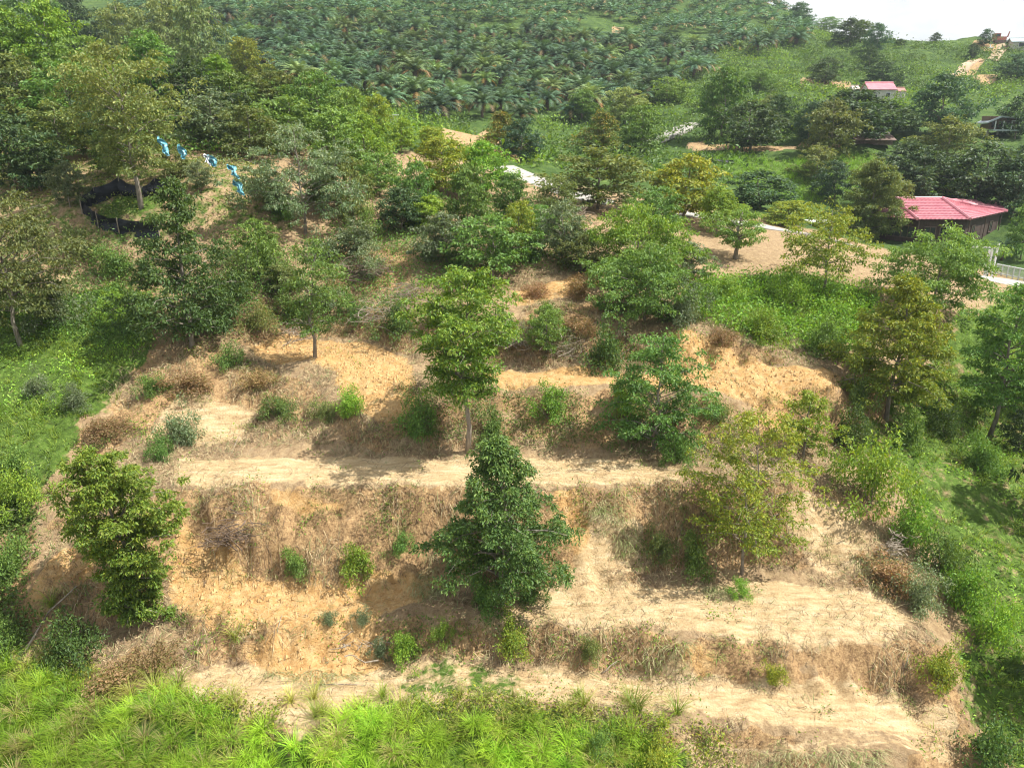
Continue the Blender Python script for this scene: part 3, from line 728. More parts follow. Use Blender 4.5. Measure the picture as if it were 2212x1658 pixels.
forest([
 (1724,58,4,32,'blue','tree on the skyline at the right end of the palms'),
 (1832,98,38,38,'dark','round dark tree standing alone on the far hill'),
 (1892,115,48,26,'blue','tall narrow tree near the skyline of the far hill'),
 (1875,152,95,20,'dark','narrow dark tree below the skyline on the far hill'),
 (1902,195,128,42,'dark','dark tree above the small red roof'),
 (1780,185,122,40,'dark','dark tree above the earth cut on the far hill'),
 (1440,225,165,42,'green','green tree at the lower edge of the palms, right part'),
 (1545,235,165,40,'green','green tree above the far road'),
 (1560,205,150,32,'olive','small olive tree on the vine slope'),
 (1640,195,148,36,'green','small green tree on the vine slope near the palms'),
 (1350,268,188,50,'pale','pale tree at the foot of the palms'),
 (1255,262,192,42,'green','green tree at the foot of the palms, left of the pale one'),
 (1660,262,205,30,'olive','tree between the far road and the vine slope'),
 (2020,92,70,12,'dark','small round tree on the right skyline'),
 (2126,100,62,18,'blue','thin open tree on the right skyline beside the white pole'),
 (2180,104,84,10,'dark','small dark tree at the right end of the skyline'),
 (1945,94,84,12,'dark','tiny bush tree on the skyline left of the rail'),
 (1790,70,36,30,'green','tree on the skyline between the palms and the lone round tree'),
 (1860,78,42,30,'green','tree on the skyline right of the lone round tree'),
 (2195,170,115,40,'blue','dark tree at the right edge below the skyline'),
 (2100,125,92,14,'dark','small dark tree beside the footpath on the far hill'),
 ], 'hill_tree', HILL)

# ------------------------------------------------------------------ oil palms
def palm_mesh(seed, nfr=40, nleaf=12, length=4.6, low=False):
    r = np.random.default_rng(seed); V = []; Fc = []; C = []
    for i in range(nfr):
        az = i*2.39996 + r.uniform(-.2, .2); t = (i+.5)/nfr
        el = math.radians(84 - 66*t**.8 + r.uniform(-8, 8)); L = length*r.uniform(.85, 1.1)*(0.75+.35*min(t*2, 1))
        d = np.array([math.cos(az), math.sin(az), 0.]); pts = []
        p = np.zeros(3); e = el; n = nleaf
        for k in range(n+1):
            pts.append(p.copy()); st = L/n
            p = p + (d*math.cos(e)+np.array([0, 0, math.sin(e)]))*st
            e -= (.75+.75*t)*1.5/n*(.4+1.2*k/n)
        pts = np.array(pts); side = np.array([-d[1], d[0], 0])
        b, a = np.array((.045, .105, .058)), np.array((.15, .22, .11))
        col0 = b*(1-.6*r.random())+a*.5*r.random()
        if t > .90: col0 = np.array((.16, .12, .06))
        for k in range(1, n):
            tl = .95*math.sin(math.pi*(.12+.8*k/n))**.7*length*.23
            fw = pts[k+1]-pts[k-1]; fw = fw/np.linalg.norm(fw)
            for s in (-1, 1):
                o = len(V); tip = pts[k] + side*s*tl*.85 + fw*tl*.55 + np.array([0, 0, -.30*tl+r.normal()*.06*tl])
                V += [pts[k]-fw*L/n*.42, pts[k]+fw*L/n*.42, tip]; Fc.append((o, o+1, o+2))
                cc = col0*r.uniform(.8, 1.2); C += [cc*1.3, cc*1.3, cc]
    return V, Fc, C
def palm_pair(seed, **k):
    V, Fc, C = palm_mesh(seed, **k)
    tint = {0: (1, 1, 1), 1: (1.35, 1.15, .9), 2: (.85, .85, .9), 3: (1.1, 1.05, 1.0), 4: (1.6, 1.3, .85)}[seed % 5]
    crown = mesh_np('crown', np.array(V), np.full(len(Fc), 3), np.array(Fc).ravel(), np.array(C)*np.array(tint), [M_PALM])
    mb = MB(); h = 4.0
    mb.tube([(0, 0, -h), (.1, 0, -h*.5), (0, 0, .1)], [.42, .36, .42], 8)
    for i in range(14):
        az = i*2.4; z = -.2-.12*i
        mb.tube([(.3*math.cos(az), .3*math.sin(az), z), (.62*math.cos(az), .62*math.sin(az), z+.35)], [.07, .03], 4)
    return crown, mb.mesh('trunk', M_PALMBARK, True)
PALMS = [palm_pair(900+k) for k in range(5)]
PALM_AREA = [(470,-40),(700,-40),(1000,-40),(1400,-40),(1640,-40),(1700,12),(1760,40),(1740,70),(1640,95),(1560,130),(1460,150),(1400,195),(1300,190),(1240,215),(1190,255),(1120,250),(1040,275),(930,262),(880,215),(800,170),(680,160),(600,135),(540,110),(470,100),(200,90),(180,40),(300,-40)]
GAPS = [(1330,45,60,22),(1480,60,70,14),(1010,150,20,22),(1080,38,60,14),(1580,105,50,22),(1440,130,40,14),(880,190,30,14),(1200,232,24,12),(1350,105,24,8),(1640,40,40,12),(1300,20,40,8)]
cand = []
sp = 7.0
for j in range(66):
    for i in range(66):
        x = -150+sp*i + (sp/2 if j % 2 else 0) + random.uniform(-1.2, 1.2); y = 110+sp*.88*j + random.uniform(-1.2, 1.2)
        cand.append((x, y))
cand = np.array(cand); cz = height(cand[:, 0], cand[:, 1])
pu, pv, pd = proj(np.column_stack([cand, cz+3.5]))
PA = np.array(PALM_AREA, float)
ok = inside(PA, pu, pv)
for gu, gv, a, b in GAPS: ok &= ((pu-gu)/a)**2+((pv-gv)/b)**2 > 1
# keep what is not behind the crest or a nearer slope
def visible(x, y, z):
    t = np.linspace(.12, .97, 60); hh = height(np.outer(x, t).ravel(), np.outer(y, t).ravel()).reshape(len(x), -1)
    return (CAMZ+(z-CAMZ)[:, None]*t > hh-.5).all(1)
ok &= pd > 128
ok &= visible(cand[:, 0], cand[:, 1], cz+6)
sel = np.nonzero(ok)[0]; sel = sel[np.argsort(pd[sel])]
print('palms', len(sel), 'nearest', pd[sel[0]])
PG = 'oil palms of the hillside plantation'
rest = []
for n, k in enumerate(sel):
    s = random.uniform(.58, 1.14); th = random.uniform(.9, 2.2); z = cz[k]
    if n < 300:
        e = empty('oil_palm', (cand[k, 0], cand[k, 1], z+th), random.uniform(0, 6.28), (s, s, s)); cr, tk = PALMS[random.choice((0, 0, 1, 2, 2, 3, 3, 4))]
        tag(e, 'dark green feather-leaved oil palm in the hillside plantation', 'palm', PG)
        link('crown', cr, e); link('trunk', tk, e)
    else: rest.append((cand[k, 0], cand[k, 1], z+th, s))
if rest:
    V0, F0, C0 = palm_mesh(990, nfr=22, nleaf=6); V0, F0, C0 = np.array(V0), np.array(F0), np.array(C0)
    VV_, FF_, CC_ = [], [], []
    for n, (x, y, z, s) in enumerate(rest[:460]):
        a = random.uniform(0, 6.28); R2 = np.array([[math.cos(a), -math.sin(a), 0], [math.sin(a), math.cos(a), 0], [0, 0, 1]])
        VV_.append(V0 @ R2.T*s + np.array([x, y, z])); FF_.append(F0+n*len(V0)); CC_.append(C0*random.uniform(.8, 1.2))
    me = mesh_np('distant_palms', np.vstack(VV_), np.full(sum(map(len, FF_)), 3), np.vstack(FF_).ravel(), np.vstack(CC_), [M_PALM])
    tag(link('distant_palms', me), 'distant palm crowns along the top of the plantation hill', 'palms', kind='stuff')

# ------------------------------------------------------------------ low growth
def sample_poly(polys, n, r, jit=0.0):
    """n random ground points inside the polygons given in photograph coordinates"""
    P = [poly_xy(p) if not isinstance(p, np.ndarray) else p for p in polys]
    ar = np.array([abs(np.sum(p[:, 0]*np.roll(p[:, 1], -1)-p[:, 1]*np.roll(p[:, 0], -1)))/2 for p in P]); out = []
    for p, k in zip(P, (n*ar/ar.sum()).astype(int)):
        got = 0; lo, hi = p.min(0), p.max(0)
        for _ in range(60):
            q = r.uniform(lo, hi, (k*3+10, 2)); q = q[inside(p, q[:, 0], q[:, 1])]
            q = q[:k-got]; out.append(q); got += len(q)
            if got >= k: break
    q = np.vstack(out)
    return np.column_stack([q, height(q[:, 0], q[:, 1])])

def blades(r, base, n_per, length, width, spread, cols, arch=1.0, lean=None, rise=(48, 88)):
    """arching grass blades: n_per from each base point; returns quad strips of two quads and a tip"""
    n = len(base)*n_per; b = np.repeat(base, n_per, 0)
    L = np.repeat(length if hasattr(length, '__len__') else np.full(len(base), length), n_per)*r.uniform(.55, 1.15, n)
    az = r.uniform(0, 2*math.pi, n); d = np.column_stack([np.cos(az), np.sin(az), np.zeros(n)])
    if lean is not None: d = unit(d + np.asarray(lean))
    el0 = np.radians(r.uniform(*rise, n)); b = b + d*(r.random(n)*spread)[:, None]
    side = np.column_stack([-d[:, 1], d[:, 0], np.zeros(n)])
    w = width*r.uniform(.7, 1.3, n)
    p = b.copy(); el = el0; pts = [p]
    for s in range(3):
        p = p + (d*np.cos(el)[:, None] + np.array([0, 0, 1])*np.sin(el)[:, None])*(L/3)[:, None]
        pts.append(p); el = el - arch*r.uniform(.35, .95, n)
    ws = [w, w*.9, w*.6]
    V = np.stack([pts[0]-side*ws[0][:, None]/2, pts[0]+side*ws[0][:, None]/2, pts[1]-side*ws[1][:, None]/2, pts[1]+side*ws[1][:, None]/2,
                  pts[2]-side*ws[2][:, None]/2, pts[2]+side*ws[2][:, None]/2, pts[3]], 1)
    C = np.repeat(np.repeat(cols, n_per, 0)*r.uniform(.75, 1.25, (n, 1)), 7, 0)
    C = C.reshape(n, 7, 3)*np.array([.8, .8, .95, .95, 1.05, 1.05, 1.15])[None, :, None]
    return V, C.reshape(-1, 3)
def blades_mesh(name, V, C, mat):
    n = len(V); o = (np.arange(n)*7)[:, None]
    q = np.concatenate([o+np.array([0, 1, 3, 2]), o+np.array([2, 3, 5, 4]), o+np.array([4, 5, 6])], 1)
    fp = np.tile([4, 4, 3], n)
    return mesh_np(name, V.reshape(-1, 3), fp, q.ravel(), C, [mat])
def lerp_cols(r, n, a, b):
    k = r.random((n, 1)); return np.array(a)*(1-k)+np.array(b)*k

r = np.random.default_rng(21)
# tall bright grass along the bottom
TG = [[(-60,1420),(100,1445),(200,1505),(330,1505),(500,1545),(620,1570),(650,1625),(690,1625),(720,1560),(830,1535),(1000,1550),(1200,1560),(1330,1580),(1440,1625),(1480,1700),(1400,1760),(-60,1760)]]
base = sample_poly(TG, 640, r)
uu, vv, _ = proj(base)
cl = lerp_cols(r, len(base), (.17, .39, .030), (.34, .54, .05))
extra = base[:150].copy(); k_ = r.permutation(len(base))[:150]; extra = base[k_] + np.column_stack([r.normal(0, 1.2, 150), np.abs(r.normal(0, 1.1, 150)), np.zeros(150)]); extra[:, 2] = height(extra[:, 0], extra[:, 1])
base = np.vstack([base, extra]); cl = np.vstack([cl, lerp_cols(r, 150, (.15, .26, .03), (.36, .38, .10))]); uu, vv, _ = proj(base)
cl *= (1+.7*fbm(base[:, 0]*.5, base[:, 1]*.5, 3, 91))[:, None]; dry_ = r.random(len(base)) < .07; cl[dry_] = np.array([.42, .38, .16])
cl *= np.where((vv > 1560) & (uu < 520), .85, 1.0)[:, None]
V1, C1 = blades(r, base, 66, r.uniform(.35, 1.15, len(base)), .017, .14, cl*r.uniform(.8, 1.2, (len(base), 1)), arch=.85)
tag(link('tall_grass', blades_mesh('tall_grass', V1, C1, M_GRASS)), 'bright yellow-green tall grass along the bottom edge', 'grass', kind='stuff')
# green sward on both side slopes and the weedy slope
SG = [ZONES['green'][0], ZONES['green'][1], ZONES['green'][2]]
base = np.vstack([sample_poly([SG[0]], 3000, r), sample_poly([SG[1]], 1200, r), sample_poly([SG[2]], 2100, r)])
base[:, :2] += r.normal(size=(len(base), 2))*.6; base[:, 2] = height(base[:, 0], base[:, 1])
nz_ = fbm(base[:, 0]*.45, base[:, 1]*.45, 3, 71); base = base[nz_ > -.22]
cl = lerp_cols(r, len(base), (.11, .21, .025), (.26, .36, .05))
lw = sample_poly([[(1500,330),(1700,350),(1900,330),(1860,420),(1720,440),(1580,400)]], 1500, r); n0 = len(base); base = np.vstack([base, lw]); cl = np.vstack([cl, lerp_cols(r, len(lw), (.14, .34, .03), (.22, .42, .04))])
ln_ = r.uniform(.25, .6, len(base)); ln_[n0:] *= 2.0
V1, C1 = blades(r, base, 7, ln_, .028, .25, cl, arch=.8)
tag(link('slope_grass', blades_mesh('slope_grass', V1, C1, M_GRASS)), 'green rough grass on the side slopes', 'grass', kind='stuff')
# dry stalks and cut grass lying over the terraces
HILLP = [[(60,1500),(330,1520),(700,1580),(1100,1540),(1500,1650),(2080,1650),(2060,1400),(1950,1150),(1800,960),(1800,780),(1500,600),(1100,560),(800,520),(560,560),(450,680),(280,770),(160,960),(100,1200)]]
base = sample_poly(HILLP, 110000, r)
gx, gy = base[:, 0], base[:, 1]
keep = fbm(gx*.5, gy*.5, 4, 83) > -.12
for P in ZP['soil']: keep &= ~(inside(P, gx, gy) & (r.random(len(gx)) < .85))
for P in ZP['path']: keep &= ~(inside(P, gx, gy) & (r.random(len(gx)) < .8))
base = base[keep]; n = len(base)
az = r.uniform(0, 6.283, n); L = r.uniform(.15, .65, n)
d = np.column_stack([np.cos(az), np.sin(az), np.zeros(n)]); e1 = base + d*L[:, None]
e1[:, 2] = height(e1[:, 0], e1[:, 1]) + r.uniform(.0, .16, n); b0 = base + np.array([0, 0, .02]); mid = (b0+e1)/2 + np.column_stack([r.normal(0, .05, n), r.normal(0, .05, n), r.uniform(.02, .14, n)])
sd_ = np.column_stack([-d[:, 1], d[:, 0], r.normal(0, .5, n)]); sd_ = unit(sd_)*(r.uniform(.006, .015, n))[:, None]
Q = np.stack([b0, mid+sd_, e1, mid-sd_], 1)
pick = r.random(n); Cc = np.where((pick < .38)[:, None], lerp_cols(r, n, (.42, .33, .19), (.62, .50, .31)), np.where((pick < .8)[:, None], lerp_cols(r, n, (.15, .105, .07), (.30, .22, .15)), lerp_cols(r, n, (.14, .19, .07), (.28, .31, .14))))
tag(link('dry_litter', quads_mesh('dry_litter', Q, Cc, M_STRAW)), 'dry stalks and cut grass scattered over the terrace banks', 'litter', kind='stuff')

# hanging dry brush on the terrace banks
base = sample_poly(HILLP, 60000, r); bmv = height(base[:, 0], base[:, 1], BM); pat = fbm(base[:, 0]*.55, base[:, 1]*.55, 3, 97)
base = base[(r.random(len(base)) < bmv*1.0) & (pat > -.02)]; print('brush', len(base)); base = base[r.permutation(len(base))[:4600]]
cl = lerp_cols(r, len(base), (.085, .055, .036), (.30, .205, .12)); g = r.random(len(base)) < .30; cl[g] = lerp_cols(r, int(g.sum()), (.12, .20, .04), (.26, .33, .09))
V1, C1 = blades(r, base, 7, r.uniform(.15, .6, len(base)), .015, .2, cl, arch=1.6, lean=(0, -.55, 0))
tag(link('dry_brush', blades_mesh('dry_brush', V1, C1, M_STRAW)), 'brown dry brush hanging over the terrace banks', 'brush', kind='stuff')

base = sample_poly([[(1245,1052),(1330,1045),(1385,1190),(1320,1205)], [(1380,1375),(1490,1378),(1470,1425),(1380,1420)], [(1560,1600),(1900,1612),(1900,1655),(1560,1650)], [(1840,1190),(2010,1200),(2040,1300),(1900,1290)], [(930,1190),(1000,1240),(900,1300),(880,1270)], [(1480,1250),(1640,1270),(1560,1300)], [(560,1440),(800,1450),(700,1490)], [(1100,690),(1260,700),(1240,760),(1120,740)]], 1100, r)
cl = lerp_cols(r, len(base), (.16, .24, .07), (.48, .45, .25))
base = base[fbm(base[:, 0]*1.2, base[:, 1]*1.2, 2, 77) > -.1]; cl = cl[:len(base)]
V1, C1 = blades(r, base, 6, r.uniform(.25, .9, len(base)), .016, .3, cl, arch=1.2, lean=(.2, -1.1, 0), rise=(5, 45))
tag(link('cut_grass', blades_mesh('cut_grass', V1, C1, M_STRAW)), 'grey-green cut grass lying down the terrace banks', 'cut grass', kind='stuff')

# leafy weeds in patches
def weeds(name, label, polys, n, pal, leaf, rad, per, seed, thr=-.08, hgt=.25):
    rr = np.random.default_rng(seed); b = sample_poly(polys, n, rr); b = b[fbm(b[:, 0]*.7, b[:, 1]*.7, 3, seed) > thr]
    if name == 'bank_weeds': b = b[rr.random(len(b)) < .12+height(b[:, 0], b[:, 1], BM)]
    pos = np.repeat(b, per, 0) + rr.normal(size=(len(b)*per, 3))*np.array([rad, rad, 0]); pos[:, 2] = height(pos[:, 0], pos[:, 1]) + rr.random(len(pos))**1.3*hgt
    o = unit(rr.normal(size=pos.shape) + np.array([0, 0, .8])); Q = leaf_quads(rr, pos, o, leaf, .15)
    tag(link(name, quads_mesh(name, Q, leaf_cols(rr, len(pos), pal)*np.repeat(rr.uniform(.7, 1.3, (len(b), 1)), per, 0), M_LEAF)), label, 'weeds', kind='stuff')
weeds('bank_weeds', 'green weeds growing in patches on the terrace banks', BANKS + [HILLP[0]] + [[(1000,1290),(1090,1240),(1200,1290),(1150,1340),(950,1330)]], 4200, 'bright', .12, .2, 14, 131, .06, .3)
weeds('upper_bank_weeds', 'green weeds on the bank below the middle path', [[(860,840),(1250,845),(1300,960),(1100,975),(930,965)], [(1250,880),(1520,850),(1640,960),(1480,985),(1300,970)], [(820,1345),(960,1345),(1180,1350),(1150,1400),(980,1380),(900,1430),(840,1420)]], 700, 'green', .12, .22, 16, 151, -.12, .45)
weeds('lush_weeds', 'lush leafy weeds on the slope behind the ramp', [ZONES['green'][1]], 1500, 'bright', .2, .35, 12, 132, -.2, .7)
weeds('side_weeds', 'low leafy weeds on the grassy side slopes', [ZONES['green'][0], ZONES['green'][2]], 1700, 'bright', .16, .4, 14, 133, -.02, .3)
weeds('edge_weeds', 'leafy weeds at the upper edge of the tall grass', [[(830,1530),(1000,1510),(1200,1530),(1450,1570),(1600,1640),(1480,1680),(1300,1590),(1000,1570),(700,1600),(720,1540)], [(100,1440),(330,1490),(600,1540),(600,1575),(330,1520),(120,1470)]], 500, 'yellow', .12, .3, 20, 134, -.2, .45)
weeds('knoll_weeds', 'leafy undergrowth and cut branches on the knoll', [[(480,600),(700,520),(760,440),(900,420),(1200,430),(1300,540),(1250,580),(1080,600),(880,660),(560,690)]], 2700, 'green', .17, .5, 12, 135, -.1, .7)
weeds('hill_weeds', 'undergrowth beneath the trees of the wooded hill', [[(-100,400),(-100,120),(300,160),(600,220),(850,280),(850,420),(700,330),(500,340),(200,330)]], 2600, 'green', .4, .9, 9, 136, -.3, 1.1)
weeds('lower_left_weeds', 'leafy weeds on the slope at the lower left edge', [[(-100,1000),(110,1020),(60,1180),(40,1300),(120,1420),(200,1450),(0,1440),(-100,1420)]], 900, 'green', .17, .35, 16, 138, -.25, .6)
weeds('clearing_weeds', 'low weeds in the clearing around the net fence', [[(-60,345),(300,355),(520,340),(640,420),(640,500),(360,520),(150,470),(-60,500)]], 900, 'olive', .2, .5, 12, 152, -.02, .5)
weeds('shade_weeds', 'leafy undergrowth below the black net fence', [[(-100,520),(180,500),(330,520),(560,520),(640,600),(560,700),(420,745),(280,745),(-100,700)]], 1900, 'green', .17, .45, 14, 139, -.15, .8)
# vines and ferns over the far slopes
FARP = [[(880,330),(940,235),(1100,280),(1250,230),(1450,150),(1760,50),(1950,95),(2212,105),(2212,200),(2000,240),(1700,300),(1500,420),(1300,370),(1100,360)],
        [(500,110),(700,165),(900,215),(940,270),(850,290),(600,210)], [(1300,60),(1400,35),(1500,50),(1400,75)]]
rr = np.random.default_rng(140); b = sample_poly(FARP, 10500, rr); b = b[fbm(b[:, 0]*.12, b[:, 1]*.12, 3, 141) > -.25]
inD = np.zeros(len(b), bool)
for P in DIRT: inD |= inside(P, b[:, 0], b[:, 1])
b = b[~inD]; per = 9
pos = np.repeat(b, per, 0) + rr.normal(size=(len(b)*per, 3))*np.array([1.0, 1.0, 0]); pos[:, 2] = height(pos[:, 0], pos[:, 1]) + rr.random(len(pos))*np.repeat(rr.uniform(.3, 1.0, len(b))+1.6*(rr.random(len(b)) < .18), per)
Q = leaf_quads(rr, pos, unit(rr.normal(size=pos.shape)+np.array([0, 0, .6])), .55, .2, .5)
mixc = np.repeat(fbm(b[:, 0]*.06, b[:, 1]*.06, 2, 143)[:, None] > .02, per, 0)
Cc = np.where(mixc, leaf_cols(rr, len(pos), 'bright'), leaf_cols(rr, len(pos), 'green'))*np.repeat(rr.uniform(.55, 1.15, (len(b), 1)), per, 0)
tag(link('vine_cover', quads_mesh('vine_cover', Q, Cc, M_LEAF)), 'vines and ferns covering the far slopes', 'vines', kind='stuff')

rr = np.random.default_rng(146); b = sample_poly([[(1250,240),(1450,160),(1760,60),(1950,100),(2212,110),(2212,200),(2000,230),(1700,290),(1450,260)], [(860,240),(940,240),(1100,290),(900,290)], [(600,150),(820,190),(900,250),(700,220)]], 330, rr)
inD = np.zeros(len(b), bool)
for P in DIRT: inD |= inside(P, b[:, 0], b[:, 1])
b = b[~inD]; per = 70; rad = rr.uniform(.6, 2.0, len(b)); o = unit(rr.normal(size=(len(b)*per, 3))); o[:, 2] = np.abs(o[:, 2])
pos = np.repeat(b, per, 0) + o*np.repeat(rad, per)[:, None]*rr.uniform(.6, 1, (len(o), 1))
Q = leaf_quads(rr, pos, o, .42, .3, .5)
tag(link('hill_scrub', quads_mesh('hill_scrub', Q, leaf_cols(rr, len(pos), 'green')*np.repeat(rr.uniform(.45, 1.0, (len(b), 1)), per, 0), M_LEAF)), 'low scrub dotted over the far vine-covered slopes', 'scrub', kind='stuff')

# soil clods
rr = np.random.default_rng(150); b = sample_poly(ZONES['soil'][:6], 3600, rr); n = len(b)
ico = np.array([(1, 0, 0), (-1, 0, 0), (0, 1, 0), (0, -1, 0), (0, 0, 1), (0, 0, -.6)], float)
icf = np.array([(0, 2, 4), (2, 1, 4), (1, 3, 4), (3, 0, 4), (2, 0, 5), (1, 2, 5), (3, 1, 5), (0, 3, 5)])
s = (rr.random(n)**3*.11+.015)
V = b[:, None, :] + ico[None]*s[:, None, None]*rr.uniform(.6, 1.3, (n, 6, 3)); Fc = icf[None]+(np.arange(n)*6)[:, None, None]
tag(link('soil_clods', mesh_np('soil_clods', V.reshape(-1, 3), np.full(n*8, 3), Fc.ravel(), None, [M_CLOD])), 'loose orange soil clods on the freshly cut earth', 'soil', kind='stuff')

# ------------------------------------------------------------------ single shrubs
def shrub_mesh(seed, pal, n=3000, leaf=.085, stems=9):
    rr = np.random.default_rng(seed); mb = MB(); pos = []; out = []; lob = rr.uniform(.65, 1.35, 7)
    for i in range(stems*4):
        az = rr.uniform(0, 6.283); el = rr.uniform(.05, 1.45); L = rr.uniform(.3, 1.0)*lob[int(az/6.2832*7) % 7]
        tip = np.array([math.cos(az)*math.cos(el), math.sin(az)*math.cos(el), math.sin(el)])*L
        tip[2] = abs(tip[2])
        k = n//(stems*4); c = tip*rr.uniform(.75, 1.0); o = unit(rr.normal(size=(k, 3)))
        pos.append(c + o*.24*rr.random((k, 1))**.5); out.append(unit(o+tip))
        if i < stems: mb.tube([(0, 0, -.1), tuple(tip*.5+np.array([0, 0, .05])), tuple(tip*.9)], [.010, .007, .004], 4)
    pos, out = np.vstack(pos), np.vstack(out); pos[:, 2] = np.maximum(pos[:, 2], .0)
    Q = leaf_quads(rr, pos, out, leaf, .35); return quads_mesh('foliage', Q, leaf_cols(rr, len(pos), pal), M_LEAF), mb.mesh('stems', M_BARK)
SHT = {p: [shrub_mesh(700+i*3+k, p) for k in range(2)] for i, p in enumerate(('bright', 'green', 'dark', 'yellow', 'dry', 'grey', 'olive'))}
